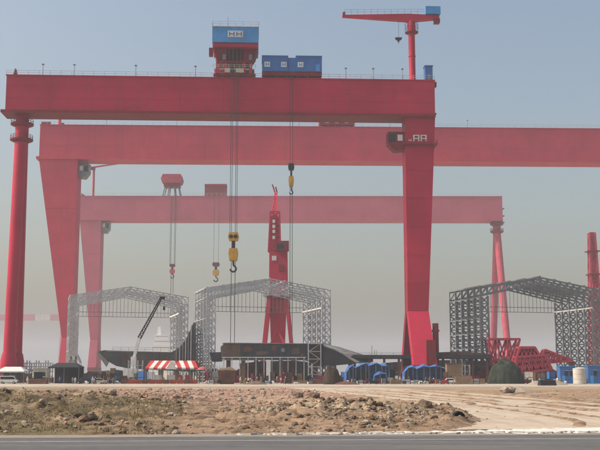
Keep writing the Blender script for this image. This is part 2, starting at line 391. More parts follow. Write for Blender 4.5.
def pendulum_leg(P, x, zt, zc, r, spread, mat, k=1.0):
    MB().tube((x,0,zt),(x,0,zc[-1]-2*k),r*1.02,r*1.02,24).build('leg_neck', mat, P, True)
    for z in zc:
        o = MB().lathe([(r*1.0,-.9*k),(r*1.75,-.2*k),(r*1.75,.25*k),(r*1.0,.25*k)],(x,0,z),24).build('collar_platform', M['redd'], P)
        rp = [(x+r*1.7*math.cos(t),r*1.7*math.sin(t),z+.25*k) for t in np.linspace(0,2*math.pi,13)]
        MB().railing(rp,1.1*k,9,.12*k).build('railing', M['redd'], o)
    z0 = zc[-1]-1.0*k
    for e in (-1,1):
        MB().tube((x,e*spread,4.9*k),(x,e*r*.45,z0),r*.86,r*.92,24).build('pendulum_tube', mat, P, True)
        MB().lathe([(r*1.18,4.0*k),(r*1.18,6.2*k),(r*.95,8.5*k)],(x,e*spread,0),20).build('foot_cone', mat, P, True)
        bo = MB().box(x-r*.8,x+r*.8,e*spread-4.6*k,e*spread+4.6*k,1.2*k,3.95*k).build('bogie', M['dark'], P)
        for q in (-3.4,-1.2,1.2,3.4): MB().tube((x-r*.7,e*spread+q*k,.65*k),(x+r*.7,e*spread+q*k,.65*k),.65*k,n=14).build('rail_wheel', M['dark'], bo, True)
    MB().tube((x,-spread+r,9*k),(x,spread-r,9*k),r*.5,n=16).build('tie_beam', mat, P, True)

def girder(P, x0, x1, z0, z1, depth, mat, rail_h=1.2, posts=()):
    d = depth/2; fl = (z1-z0)*.075
    o = MB().box(x0,x1,-d,d,z0+fl,z1).build('main_girder', mat, P)
    MB().box(x0-1.2,x1+.05,-d-.7,d+.7,z0,z0+fl-.01).build('bottom_flange', M['redd'] if mat is M['red'] else mat, o)
    MB().box(x0-.2,x1+.2,-d-.25,d+.25,z1+.01,z1+.3).build('top_flange', mat, o)
    n = int((x1-x0)/12)
    for i in range(1,n): MB().box(x0+(x1-x0)*i/n-.06, x0+(x1-x0)*i/n+.06, -d-.03, -d, z0+fl, z1).build('weld_seam', mat, o)
    for q in (.36,.70): MB().box(x0+.1,x1-.1,-d-.025,-d,z0+fl+(z1-z0-fl)*q-.05,z0+fl+(z1-z0-fl)*q+.05).build('weld_seam', mat, o)
    for e in (-1,1): MB().railing([(x0,e*(d+.1),z1+.3),(x1,e*(d+.1),z1+.3)], rail_h, 3.2, .10).build('railing', M['galv'], o)
    for px in posts:
        MB().tube((px,-d+.4,z1+.3),(px,-d+.4,z1+3.6),.11,.08,8).box(px-.35,px+.35,-d+.1,-d+.7,z1+3.6,z1+3.85).build('floodlight_post', M['galvd'], o)
    return o

def ropes_and_hook(label, px, Y, y_top, y_block, y_hook, y_end, pairs, block_w, mats, rope_r=.09, group=None, name='hook_block'):
    base = at(px, y_hook, Y); T = thing(name, label, 'crane hook', (base.x, Y, base.z), 0, group)
    zt, zb, ze = Z(y_top,Y)-base.z, Z(y_block,Y)-base.z, Z(y_end,Y)-base.z
    for dx in pairs:
        MB().tube((dx,0,zb),(dx,0,zt),rope_r,n=6).build('hoist_rope', M['rope'], T)
    w = block_w; h = zb
    o = MB().prism([(-w*.5,zb),(-w*.62,zb-h*.12),(-w*.5,zb-h*.24),(w*.5,zb-h*.24),(w*.62,zb-h*.12),(w*.5,zb)],-w*.3,w*.3).build('sheave_block', mats[0], T)
    for e in (-1,1): MB().tube((e*w*.26,-w*.34,zb-h*.12),(e*w*.26,w*.34,zb-h*.12),w*.23,n=14).build('sheave', M['dark'], o, True)
    MB().box(-w*.2,w*.2,-w*.2,w*.2,zb-h*.45,zb-h*.24).build('swivel', M['dark'], T)
    MB().prism([(-w*.45,zb-h*.45),(-w*.55,zb-h*.6),(-w*.42,zb-h*.8),(w*.42,zb-h*.8),(w*.55,zb-h*.6),(w*.45,zb-h*.45)],-w*.35,w*.35).build('lower_block', mats[1], T)
    hk = MB(); pts = [(w*.0,zb-h*.8),(w*.02,zb-h*.9)]+[(w*.34*math.sin(t),zb-h-w*.1+w*.34*math.cos(t)) for t in np.linspace(.2,4.6,9)]
    for a, c in zip(pts[:-1],pts[1:]): hk.beam((a[0],0,a[1]),(c[0],0,c[1]),w*.2,w*.2,(0,1,0))
    hk.build('hook', M['dark'], T)
    if ze < -1:
        for e in (-1,1): MB().tube((e*w*.22,0,ze),(e*w*.22,0,zb-h*.8),rope_r*1.2,n=6).build('lifting_sling', M['rope'], T)
    return T

# --- near crane
Y1, PSI1 = 295.0, math.radians(2.5)
c1 = at(11.5, 300, Y1); span1 = 119.5
K1 = thing('gantry_crane', 'nearest and tallest red gantry crane with a blue trolley house on its girder', 'gantry crane', (c1.x, Y1, 0), PSI1)
zb1, zt1 = Z(112.3, Y1-4), Z(74.6, Y1-3.5)-.3
def loc1(px, py=75):            # girder-local x seen at photo column px
    best = min(np.linspace(-5,130,2701), key=lambda s: abs((lambda p: 300+F*p.x/(p.y*CT+(p.z-CAM_H)*ST))(Vector((c1.x+s*math.cos(PSI1), Y1+s*math.sin(PSI1), Z(py,Y1+s*math.sin(PSI1))))) - px))
    return float(best)
xr1 = loc1(433,110); xi1 = loc1(403.5,130)
girder(K1, loc1(9,90), xr1, zb1, zt1, 7.0, M['red'], 1.3, [loc1(p) for p in (45,76,137,196,345,372,401)])
MB().prism([(loc1(16),zt1+.3),(loc1(17.5),zt1+2.2),(loc1(18.4),zt1+2.2),(loc1(20),zt1+.3)],-3.4,-2.6).build('end_bracket', M['redd'], K1)
pendulum_leg(K1, 1.0, zb1, [Z(124.5,Y1), Z(140,Y1)], 1.95, 4.6, M['red'])
xs1 = rigid_leg(K1, xi1, 1, zb1, xr1-xi1, 6.2, Z(312,303), 11.0, 6.6, M['red'], service=True)
operator_cab(K1, xi1, 1, Z(153,303), 5.2, 5.4, 4.2, (M['redd'], M['galvd']))
zpl = Z(148.5,303)
o = MB().box(xi1-.8, xs1(zpl)+.9, -4.6, 4.6, zpl-.25, zpl).build('leg_platform', M['redd'], K1)
MB().railing([(xi1-.8,-4.5,zpl),(xs1(zpl)+.8,-4.5,zpl),(xs1(zpl)+.8,4.5,zpl)],1.2,1.6,.09).build('railing', M['redd'], o)
letters(K1, 'painted_letters', 'RR', loc1(411.5,143), -3.32, Z(146,303), 2.1, M['white'], 1.9, .35)
letters(K1, 'painted_emblem', 'm', loc1(406.8,143), -3.32, Z(146,303), 1.5, M['white'], 1.1, .2)
MB().box(xr1+.02,xr1+1.0,-1.5,.5,Z(90,303),Z(85.5,303)).build('end_winch', M['redd'], K1); MB().box(xr1+.02,xr1+.6,-2.5,2.5,Z(117,303)-.4,Z(117,303)).build('end_platform', M['redd'], K1)

def on1(px, z=None):             # world position on the near crane's girder at a photo column
    s = loc1(px); return Vector((c1.x+s*math.cos(PSI1), Y1+s*math.sin(PSI1), zt1+.31 if z is None else z)), s
# trolley
p, _ = on1(235.5); T = thing('crane_trolley', 'red crane trolley with big blue house and railed roof on the nearest girder', 'crane trolley', p, PSI1)
YT = p.y; hz = lambda py: Z(py,YT)-p.z
W = 7.0
h0, h1, h2 = hz(65.5), hz(48.5), hz(33.5)
MB().box(-W,W,-6,6,h1,h2).build('trolley_house', M['blue'], T)
MB().box(-W-.1,W+.1,-6.1,6.1,h2+.01,h2+.2).build('house_roof', M['galv'], T)
MB().railing([(-W,-6,h2+.2),(W,-6,h2+.2),(W,6,h2+.2),(-W,6,h2+.2),(-W,-6,h2+.2)],1.5,2.2,.09).build('roof_railing', M['galv'], T)
MB().tube((-2.4,-3,h2+.2),(-2.4,-3,h2+4.2),.09,n=6).build('aerial', M['galvd'], T)
MB().box(-W+.1,W-.1,-5.6,5.6,h1-1.3,h1-.01).build('house_beam', M['red'], T)
MB().prism([(-W+.5,h1-1.31),(-2.6,h1-1.31),(-2.6,h0),(-W+2.0,h0),(-W+.9,h0+1.6)],-4.0,4.0).build('left_skirt', M['redd'], T)
MB().prism([(2.4,h1-1.31),(W-.4,h1-1.31),(W-1.0,h0+2.4),(W-2.6,h0),(2.4,h0)],-4.0,4.0).build('right_skirt', M['redd'], T)
MB().box(-2.59,2.39,-3.4,3.2,h0+.1,h1-1.31).build('machinery_bay', M['dark'], T)
for x in (-1.9,-.7,.5,1.7): MB().box(x-.16,x+.16,-4.4,-4.1,h0,h1-1.31).build('bay_bar', M['redd'], T)
MB().box(-W+1.4,W-1.9,-4.8,4.8,h0-.45,h0-.01).build('sole_beam', M['redd'], T)
for x, m in ((-5.6,'redd'),(-3.9,'galvd'),(4.1,'galvd')): MB().box(x,x+1.0,-4.3,-4.01,h0+.4,h0+2.2).build('switch_box', M[m], T)
for x in (-W+1.6,-3.0,2.6,W-2.4): [MB().box(x-.45,x+.45,q,q+1,.96,h0-.46).build('trolley_post', M['red'], T) for q in (-4.6,3.6)]
MB().box(-W+.6,W-1.2,-4.4,4.4,h0*.45,h0*.45+.35).build('service_deck', M['galv'], T)
MB().railing([(-W+.2,-5.2,h0*.5),(W-.8,-5.2,h0*.5)],1.1,1.5,.1).build('deck_railing', M['cream'], T)
MB().box(-W-1.0,-W+.2,-5,-3,h0+1.6,h1-1.5).build('side_box', M['redd'], T)
MB().box(-W+.4,W-.8,-4.2,-3.0,.25,.95).box(-W+.4,W-.8,3.0,4.2,.25,.95).build('end_carriage', M['redd'], T)
for x in (-5,-2,1.5,4.6): MB().tube((x,-3.9,.38),(x,-3.3,.38),.38,n=12).build('rail_wheel', M['dark'], T, True)
[MB().box(a_,b_,-4.9,-4.0,1.2,2.5).build('winch_guard', M['cream'], T) for a_, b_ in ((-3.2,-1.6),(.2,2.6))]
pz = hz(43.6); o = MB().box(-2.3,2.3,-6.12,-6.0,pz,pz+2.0).build('emblem_board', M['white'], T)
for k, xx in enumerate((-1.95,.25)): letters(o, 'emblem', 'H', xx, -6.12, pz+.3, 1.4, M['blued'], 1.65)
# blue winch house beside the trolley
p, sc1 = on1(291); T = thing('winch_house', 'long low blue winch house with three emblems beside the trolley', 'machine house', p, PSI1)
YT = p.y; zz = lambda py: Z(py,YT)-p.z
a0 = loc1(262)-sc1; a1 = loc1(287.5)-sc1; a2 = loc1(295.5)-sc1; a3 = loc1(321)-sc1; zr, zl = zz(60.8), zz(75.6)
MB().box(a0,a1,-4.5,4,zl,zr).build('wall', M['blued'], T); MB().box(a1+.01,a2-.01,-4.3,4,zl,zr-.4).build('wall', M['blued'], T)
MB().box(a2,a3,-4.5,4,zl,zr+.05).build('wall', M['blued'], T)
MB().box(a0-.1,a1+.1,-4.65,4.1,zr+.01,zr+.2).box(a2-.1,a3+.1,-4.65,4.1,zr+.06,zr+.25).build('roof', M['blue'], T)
MB().box(a0,a3,-4.2,4.0,.6,zl-.01).build('base_frame', M['redd'], T)
for x in np.linspace(a0+1,a3-1,5): MB().tube((x,-3.9,.34),(x,-3.3,.34),.34,n=12).build('rail_wheel', M['dark'], T, True)
for px in (264.3,280.7,297.2):
    xx = loc1(px)-sc1; o = MB().box(xx,xx+1.7,-4.58,-4.5,zl+1.3,zl+2.9).build('emblem_board', M['white'], T)
    letters(o, 'emblem', 'H', xx+.35, -4.59, zl+1.6, 1.0, M['blue'], 1.0)
xx = loc1(315)-sc1; MB().box(xx,xx+1.2,-4.56,-4.5,zl+.1,zl+2.3).build('door', M['blue'], T)
# small cabin at the end of the girder
p, _ = on1(427.5); T = thing('cable_cabin', 'small blue cabin on the right end of the nearest girder', 'cabin', p, PSI1)
hh = Z(68.5,p.y)-p.z
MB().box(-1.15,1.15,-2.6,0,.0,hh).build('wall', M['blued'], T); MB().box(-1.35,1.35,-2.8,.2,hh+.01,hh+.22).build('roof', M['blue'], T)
MB().box(-.4,.4,-2.66,-2.6,.1,2.0).build('door', M['galvd'], T)
# slewing jib crane on the girder
p, s0 = on1(412.3); T = thing('jib_crane', 'slim red maintenance jib crane standing on the nearest girder', 'jib crane', p, PSI1)
YT = p.y; zz = lambda py: Z(py,YT)-p.z; xx = lambda px: X(px,18,YT)-X(412.3,18,YT)
MB().lathe([(1.35,0),(1.35,.3),(1.02,1.4),(1.02,zz(57)),(1.15,zz(57)),(1.15,zz(56)),(1.02,zz(56)),(1.02,zz(34)),(1.3,zz(31)),(1.3,zz(22))],n=22).build('mast', M['red'], T, True)
o = MB().lathe([(1.0,zz(34)),(2.1,zz(33)),(2.1,zz(32.4)),(1.0,zz(32.4))],n=18).build('mast_platform', M['redd'], T)
rp = [(2.05*math.cos(t),2.05*math.sin(t),zz(32.4)) for t in np.linspace(0,2*math.pi,9)]
MB().railing(rp,zz(24)-zz(32.4),5,.1).build('ring_railing', M['redd'], o)
MB().hexa([(xx(343),-.45,zz(18.6)),(-.2,-.9,zz(22)),(-.2,.9,zz(22)),(xx(343),.45,zz(18.6))],[(xx(343),-.45,zz(16.3)),(-.2,-.9,zz(14.6)),(-.2,.9,zz(14.6)),(xx(343),.45,zz(16.3))]).build('jib', M['red'], T)
MB().hexa([(-.19,-.9,zz(22)),(xx(440),-.9,zz(19)),(xx(440),.9,zz(19)),(-.19,.9,zz(22))],[(-.19,-.9,zz(14.8)),(xx(440),-.9,zz(15.6)),(xx(440),.9,zz(15.6)),(-.19,.9,zz(14.8))]).build('counter_jib', M['red'], T)
MB().box(xx(426),xx(441),-1.5,1.5,zz(15),zz(7.5)).build('winch_cabin', M['blue'], T)
MB().box(xx(435),xx(440.5),-1.1,1.1,zz(23),zz(19.1)).build('counterweight', M['redd'], T)
MB().railing([(xx(345),-.8,zz(16.2)),(xx(425),-.9,zz(14.6))],1.5,2.0,.07).build('jib_railing', M['galvd'], T)
MB().box(xx(343.5),xx(346),-.5,.5,zz(16.3),zz(13.5)).build('jib_head', M['redd'], T)
xh = xx(399.2); h = MB().tube((xh,0,zz(38.5)),(xh,0,zz(20.5)),.05,n=6).build('hoist_rope', M['rope'], T)
MB().prism([(xh-1.1,zz(38)),(xh-.9,zz(39.6)),(xh-.3,zz(40.6)),(xh,zz(43.5)),(xh+.3,zz(40.6)),(xh+.9,zz(39.6)),(xh+1.1,zz(38))],-.5,.5).build('hook', M['dark'], T)
# hooks of the near crane
ropes_and_hook('large yellow and black hook block of the nearest crane, below its trolley', 233.2, 293.3, 66, 232.5, 268, 343.6, (-1.1,-.62,.5,.95), 2.6, (M['yellow'],M['yellow']), .085)
ropes_and_hook('small black and yellow hook hanging below the blue winch house', 291.2, 294.0, 74, 163.5, 192, 346.5, (-.35,.42), 1.5, (M['dark'],M['yellow']), .085)

# --- second crane
Y2, PSI2 = 450.0, math.radians(1.7)
c2 = at(72, 300, Y2)
K2 = thing('gantry_crane', 'middle red gantry crane whose girder runs out of the right side of the picture', 'gantry crane', (c2.x, Y2, 0), PSI2)
zb2, zt2 = Z(159, Y2-5.5), Z(124.6, Y2-5)-.3
xl2 = X(42.5,140,Y2)-c2.x; xin2 = X(79.5,170,Y2)-c2.x
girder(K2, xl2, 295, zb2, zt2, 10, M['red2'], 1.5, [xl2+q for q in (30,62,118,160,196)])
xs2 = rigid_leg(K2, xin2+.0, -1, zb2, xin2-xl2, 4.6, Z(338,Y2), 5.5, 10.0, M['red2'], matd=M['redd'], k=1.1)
operator_cab(K2, xin2, -1, Z(178,Y2), 4.7, 6.0, 5.5, (M['galvd'], M['dark']))
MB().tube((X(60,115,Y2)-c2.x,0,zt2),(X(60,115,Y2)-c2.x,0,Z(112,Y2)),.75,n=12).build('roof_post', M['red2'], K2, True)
MB().box(xl2+.3,xl2+4.5,-4.4,-3.6,zt2+.3,zt2+1.7).box(xl2+9.2,xl2+10.6,-4.4,-3.6,zt2+.3,zt2+1.3).build('end_bracket', M['redd'], K2)
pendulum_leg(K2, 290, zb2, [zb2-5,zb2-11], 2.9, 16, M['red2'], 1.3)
px = X(336.5,120,Y2); p = Vector((px, Y2+(px-c2.x)*math.tan(PSI2), zt2+.31))
T = thing('winch_house', 'dull red machinery house on the middle crane girder', 'machine house', p, PSI2)
MB().box(-8.1,8.1,-5.5,5,.5,Z(116.2,p.y)-p.z).build('wall', M['redd'], T); MB().box(-8.4,8.4,-5.8,5.3,Z(116.2,p.y)-p.z+.01,Z(115.2,p.y)-p.z).build('roof', M['galvd'], T)
for x in (-5.5,-1,3.4): MB().box(x,x+1.8,-5.56,-5.5,1.5,2.9).build('window', M['galv'], T)
MB().box(-7,7,-4.5,4.5,0,.49).build('base_frame', M['dark'], T)

# --- third crane
Y3 = 680.0; c3 = at(101, 300, Y3)
K3 = thing('gantry_crane', 'farthest hazy red gantry crane, its girder the lowest of the three', 'gantry crane', (c3.x, Y3, 0), math.radians(.3))
zb3, zt3 = Z(220.3, Y3-6.5), Z(195.8, Y3-6)-.3; xl3 = X(82,208,Y3)-c3.x; xin3 = X(102.5,225,Y3)-c3.x; xe3 = X(501,208,Y3)-c3.x
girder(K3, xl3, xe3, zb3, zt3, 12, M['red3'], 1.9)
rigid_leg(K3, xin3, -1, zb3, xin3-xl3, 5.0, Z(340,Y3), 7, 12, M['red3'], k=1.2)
operator_cab(K3, xin3, -1, Z(233,Y3), 5.3, 7.2, 6, (M['galvd'], M['dark']))
xp3 = X(497.5,240,Y3)-c3.x
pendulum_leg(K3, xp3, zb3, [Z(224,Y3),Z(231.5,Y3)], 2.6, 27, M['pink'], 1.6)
[MB().box(xe3+.02,xe3+1.7,-4,4,zb3+q,zb3+q+.6).build('end_platform', M['galvd'], K3) for q in (-1,3.5,8.5)]
MB().prism([(xl3,zt3+.3),(xl3,zt3+2.6),(xl3+3.5,zt3+.3)],-4,-3).build('end_bracket', M['redd'], K3)
p = Vector((X(93.3,190,Y3),Y3,zt3+.31)); T = thing('jib_crane', 'hazy pink jib crane on the left end of the farthest girder', 'jib crane', p)
zj = lambda py: Z(py,Y3)-p.z; xj = lambda px: X(px,167,Y3)-X(93.3,167,Y3)
MB().tube((0,0,0),(0,0,zj(169)),.85,.75,14).build('mast', M['pink'], T, True)
MB().beam((xj(88),0,zj(168)),(xj(117),0,zj(163.6)),1.0,1.0).build('jib', M['pink'], T)
MB().box(xj(86),xj(90),-1.2,1.2,zj(168.5),zj(165)).build('counterweight', M['redd'], T)
MB().box(xj(90.5),xj(94.5),-1,1,zj(170),zj(167.6)).build('winch_cabin', M['redd'], T)
p = Vector((X(172.3,190,Y3),Y3,zt3+.31)); T = thing('crane_trolley', 'round-shouldered red trolley house on the farthest girder', 'crane trolley', p)
zj = lambda py: Z(py,Y3)-p.z
MB().prism([(-6.4,zj(184)),(-7.3,zj(180)),(-6,zj(175.6)),(6.3,zj(175.6)),(7.2,zj(180)),(6.3,zj(184))],-6,6).build('trolley_house', M['pink'], T)
MB().box(-5.4,5.4,-4,4,zj(187.5),zj(184.1)).build('machinery_bay', M['redd'], T)
for x in (-6,-2.4,2.4,6): [MB().beam((x,q,0.4),(x*.75,q,zj(187.4)),.7).build('trolley_post', M['galvd'], T) for q in (-3.5,3.5)]
MB().box(-7.2,7.2,-4,4,0,.38).build('end_carriage', M['redd'], T)
p = Vector((X(216,190,Y3),Y3,zt3+.31)); T = thing('winch_house', 'plain dull red machinery box on the farthest girder beside its trolley', 'machine house', p)
MB().box(-7.4,7.4,-4,4,.4,Z(186,Y3)-p.z).build('wall', M['redd'], T); MB().box(-7.6,7.6,-4.3,4.3,Z(186,Y3)-p.z+.01,Z(185,Y3)-p.z).build('roof', M['pink'], T)
MB().box(-7,7,-3.5,3.5,0,.39).build('base_frame', M['dark'], T)
ropes_and_hook('small red hook block hanging in haze below the round-shouldered trolley', 172.2, Y3-7, 197, 264, 276, 322, (-1.8,-1.1,1.1,1.8), 3.2, (M['redd'],M['orange']), .16)
ropes_and_hook('pale orange hook block hanging in haze below the farthest machinery box', 215.8, Y3-7, 197, 262.5, 279, 280, (-1.6,1.6), 4.1, (M['redd'],M['yellow']), .11)

# ------------------------------------------------------------------ open steel frames of the movable sheds
def lattice(mb, a, b, side, w, n, t, tb=None):
    """planar lattice between two chords running a->b, second chord offset by side*w, with crossed braces"""
    a, b, s = Vector(a), Vector(b), Vector(side)*w
    mb.beam(a,b,t*1.25); mb.beam(a+s,b+s,t*1.25)
    for i in range(n):
        p, q = a+(b-a)*i/n, a+(b-a)*(i+1)/n
        if i: mb.beam(p,p+s,tb or t)
        mb.beam(p,q+s,tb or t); mb.beam(p+s,q,tb or t)
    return mb
SHED_YAW = math.radians(14.6)
def shed(label, loc, W=39.0, eave=28.0, apex=31.2, depth=23.0, frames=5, colw=2.6, t=.26, mat='galv'):
    S = thing('shed_frame', label, 'steel frame', loc, SHED_YAW, 'open lattice shed frames')
    m = M[mat]; hd = 2.6; tr = t
    for k in range(frames):
        y = depth*k/(frames-1)
        for s, xo in ((1,0),(-1,W)):
            mb = MB(); lattice(mb,(xo,y,0.02),(xo,y,eave-hd),(s,0,0),colw,11,tr); mb.build('column', m, S)
        mb = MB(); n = 18
        def top(x): return eave + (apex-eave)*(1-abs(x-W/2)/(W/2))
        for i in range(n):
            x0, x1 = W*i/n, W*(i+1)/n
            def bot(x): return top(x)-hd + 0.7*(1-abs(x-W/2)/(W/2))
            mb.beam((x0,y,top(x0)),(x1,y,top(x1)),tr*1.35); mb.beam((x0,y,bot(x0)),(x1,y,bot(x1)),tr*1.35)
            mb.beam((x0,y,bot(x0)),(x0,y,top(x0)),tr*.85)
            mb.beam((x0,y,bot(x0)),(x1,y,top(x1)),tr*.85) if i < n/2 else mb.beam((x0,y,top(x0)),(x1,y,bot(x1)),tr*.85)
        mb.beam((W,y,eave-hd),(W,y,eave),tr); mb.build('roof_truss', m, S)
    for i in range(9):                                     # purlins
        x = W*i/8; z = eave+(apex-eave)*(1-abs(x-W/2)/(W/2))+tr
        MB().beam((x,-.3,z),(x,depth+.3,z),tr*1.1).build('purlin', m, S)
    for x in (-.02, W+.02):                                # wall girts and braces
        for z in (5.5,10,14.5,19,25.2): MB().beam((x,0,z),(x,depth,z),tr*.8).build('girt', m, S)
        for k in (0,frames-2):
            y0, y1 = depth*k/(frames-1), depth*(k+1)/(frames-1)
            MB().beam((x,y0,5.5),(x,y1,14.5),tr*.6).build('wall_brace', m, S); MB().beam((x,y1,5.5),(x,y0,14.5),tr*.6).build('wall_brace', m, S)
    for x in (colw+.25, W-colw-.25): MB().beam((x,-.6,22.6),(x,depth+.6,22.6),.4,.5).build('crane_rail', M['white'], S)
    yb = depth+.35; nb = 25
    for i in range(nb):
        x = colw+1+(W-2*colw-2)*i/(nb-1); zt = eave-hd+.5+(apex-eave+.5)*(1-abs(x-W/2)/(W/2))
        MB().beam((x,yb,22.4),(x,yb,zt),.13).build('hanging_bar', M['galvd'], S)
    for z in (22.4,24.0): MB().beam((colw,yb,z),(W-colw,yb,z),.16).build('gable_rail', M['galvd'], S)
    return S
shed('pale grey lattice shed frame at the left, behind the grey boom of the truck crane', (X(68,372,330),330,0), 39, 28, 31.2, 23, 4, 2.8, .24)
shed('pale grey lattice shed frame in the middle with the red luffing crane behind it', (X(206,372,300),300,0), 38.5)
shed('darker grey lattice shed frame at the right edge with both side walls showing', (X(482,372,300),300,0), 40, 28.2, 31.6, 23, 6, 2.6, .34, 'galvd')

# ------------------------------------------------------------------ red luffing crane behind the middle shed
YL = 372.0; cl = at(278, 350, YL)
T = thing('luffing_crane', 'red luffing portal crane with raised jib behind the middle shed frame', 'portal crane', (cl.x, YL, 0))
zl = lambda py: Z(py,YL); xl = lambda px, py=300: X(px,py,YL)-cl.x
ztop = zl(300)
for sx, sy in ((-1,-1),(1,-1),(1,1),(-1,1)):
    MB().hexa([(sx*6.2-.7,sy*6-.7,.8),(sx*6.2+.7,sy*6-.7,.8),(sx*6.2+.7,sy*6+.7,.8),(sx*6.2-.7,sy*6+.7,.8)],
              [(sx*3.3-.8,sy*2.8-.8,ztop),(sx*3.3+.8,sy*2.8-.8,ztop),(sx*3.3+.8,sy*2.8+.8,ztop),(sx*3.3-.8,sy*2.8+.8,ztop)]).build('portal_leg', M['red'], T)
    MB().box(sx*6.2-.6,sx*6.2+.6,sy*6-1.8,sy*6+1.8,.02,.79).build('bogie', M['dark'], T)
for sy in (-1,1):
    MB().beam((-5.6,sy*5.4,7),(0,sy*3.4,18),.8).beam((5.6,sy*5.4,7),(0,sy*3.4,18),.8).build('portal_brace', M['red'], T)
MB().hexa([(-2.4,-2,9.5),(2.4,-2,9.5),(2.4,2,9.5),(-2.4,2,9.5)],[(-3.2,-2.4,ztop),(3.2,-2.4,ztop),(3.2,2.4,ztop),(-3.2,2.4,ztop)]).build('centre_column', M['red'], T)
MB().lathe([(3.6,ztop+.01),(4.4,ztop+.5),(4.4,ztop+1.3),(3.0,ztop+1.4)],n=20).build('slewing_ring', M['redd'], T)
MB().box(-5.6,6.4,-4.2,4.6,ztop+1.42,ztop+1.9).build('slewing_deck', M['galv'], T)
MB().railing([(-5.5,-4.1,ztop+1.9),(6.3,-4.1,ztop+1.9),(6.3,4.5,ztop+1.9)],1.3,1.6,.12).build('railing', M['galv'], T)
MB().hexa([(xl(269),-2.2,ztop+1.91),(xl(288),-2.2,ztop+1.91),(xl(288),2.6,ztop+1.91),(xl(269),2.6,ztop+1.91)],[(xl(269.5,255),-1.9,zl(252)),(xl(287.5,255),-1.9,zl(252)),(xl(287.5,255),2,zl(252)),(xl(269.5,255),2,zl(252))]).build('machinery_tower', M['red'], T)
o = MB().box(xl(276,245),xl(289,245),-3.6,-.4,zl(251.8),zl(242)).build('driver_cab', M['redd'], T)
MB().box(xl(277.5,245),xl(283,245),-3.68,-3.6,zl(250),zl(245)).build('window', M['glass'], o)
MB().box(xl(272,260),xl(276.5,260),-2.16,-2.02,zl(261),zl(256.5)).build('white_panel', M['white'], T)
MB().box(xl(279,268),xl(284,268),-2.3,-2.08,zl(272),zl(265)).build('vent_panel', M['redd'], T)
mb = MB(); xa, xb = xl(268.5,252), xl(280.5,252); xc, xd = xl(270.5,218), xl(279.5,218)
for ya in (-1.6,1.6):
    mb.beam((xa,ya,zl(252)),(xc,ya*.7,zl(212)),.55); mb.beam((xb,ya,zl(252)),(xd,ya*.7,zl(212)),.55)
    for i in range(7):
        q0, q1 = i/7, (i+1)/7
        L_ = lambda q: (xa+(xc-xa)*q, ya*(1-.3*q), zl(252)+(zl(212)-zl(252))*q); R_ = lambda q: (xb+(xd-xb)*q, ya*(1-.3*q), zl(252)+(zl(212)-zl(252))*q)
        mb.beam(L_(q0),R_(q1),.34); mb.beam(R_(q0),L_(q1),.34); mb.beam(L_(q1),R_(q1),.34)
mb.build('tower_head', M['red'], T)
MB().hexa([(xa+.3,-.9,zl(252)),(xb-.3,-.9,zl(252)),(xb-.3,.9,zl(252)),(xa+.3,.9,zl(252))],[(xc+.3,-.7,zl(216)),(xd-.3,-.7,zl(216)),(xd-.3,.7,zl(216)),(xc+.3,.7,zl(216))]).build('tower_plate', M['pink'], T)
for py in (222,227,232,238): MB().box(xl(272.6,py),xl(275.2,py),-1.75,-1.6,zl(py+1.6),zl(py-1.6)).build('white_marking', M['white'], T)
mb = MB(); jb = Vector((xl(274,212),.4,zl(213))); jt = Vector((xl(275.5,190),9,zl(188.5)))
for e in (-.9,.9):
    mb.beam(jb+Vector((e,0,0)),jt+Vector((e*.4,0,0)),.34)
for i in range(8):
    p, q = jb+(jt-jb)*i/8, jb+(jt-jb)*(i+1)/8; e = .9*(1-.6*i/8)
    mb.beam(p+Vector((-e,0,0)),q+Vector((e,0,0)),.22); mb.beam(p+Vector((e,0,0)),q+Vector((-e,0,0)),.22)
mb.build('jib', M['red'], T)
MB().beam(jt+Vector((-.4,0,0)),jt+Vector((-1.5,1,3.4)),.4).beam(jt+Vector((.4,0,0)),jt+Vector((-.2,1,2.4)),.4).build('jib_head', M['redd'], T)

# ------------------------------------------------------------------ hull blocks
YH = 303.0
T = thing('hull_block', 'dark ship hull section with a sweeping ribbed wing, inside the left shed frame', 'hull section', (X(98,372,YH),YH,0), math.radians(4))
hp = lambda px, py: (X(px,py,YH)-X(98,372,YH), Z(py,YH))
prof = [hp(*q) for q in ((98,351.5),(104,350.2),(150,351.5),(170,352.5),(176,349.5),(182,344),(187,336),(190.5,328),(193.5,321.5),(193.8,372),(128,368.5),(116,366),(108,361.5))]
MB().prism([prof[i] for i in range(3,13)]+prof[0:3], 0, 19).build('hull_shell', M['hullm'], T)
MB().prism([hp(106.5,351.4),hp(171,352.4),hp(171,351.9),hp(106.5,350.6)], -.12, 18).build('deck_edge', M['hullg'], T)
mb = MB(); mb.prism([hp(96.6,352.5),hp(98.6,351.6),hp(109,362.5),hp(106.5,367)],-.7,-.05); mb.build('bow_plate', M['hullg'], T)
for i, (px, py) in enumerate(((176,349.2),(179.3,346.2),(182.4,342.8),(185.3,337.8),(188,332.6),(190.8,326.2))):
    x, z = hp(px,py); MB().box(x-.13,x+.13,-.55,-.02,Z(364,YH),z+.5).build('frame_rib', M['galv'] if i % 2 else M['hullg'], T)
for px in (120,133,146,159): 
    x, z = hp(px,353); MB().box(x-.09,x+.09,-.12,-.02,Z(366,YH),z-.1).build('weld_seam', M['hullb'], T)
for px in (112,128,145,160,176,190):
    x, _ = hp(px,370); MB().box(x-.7,x+.7,1,3,.0,Z(368.4,YH)+.1).build('keel_block', M['wood'], T)
MB().railing([hp(112,351)[:1]+(1.5,hp(112,350.8)[1]),hp(168,352)[:1]+(1.5,hp(168,351.8)[1])],1.2,2.2,.08).build('deck_railing', M['galvd'], T)

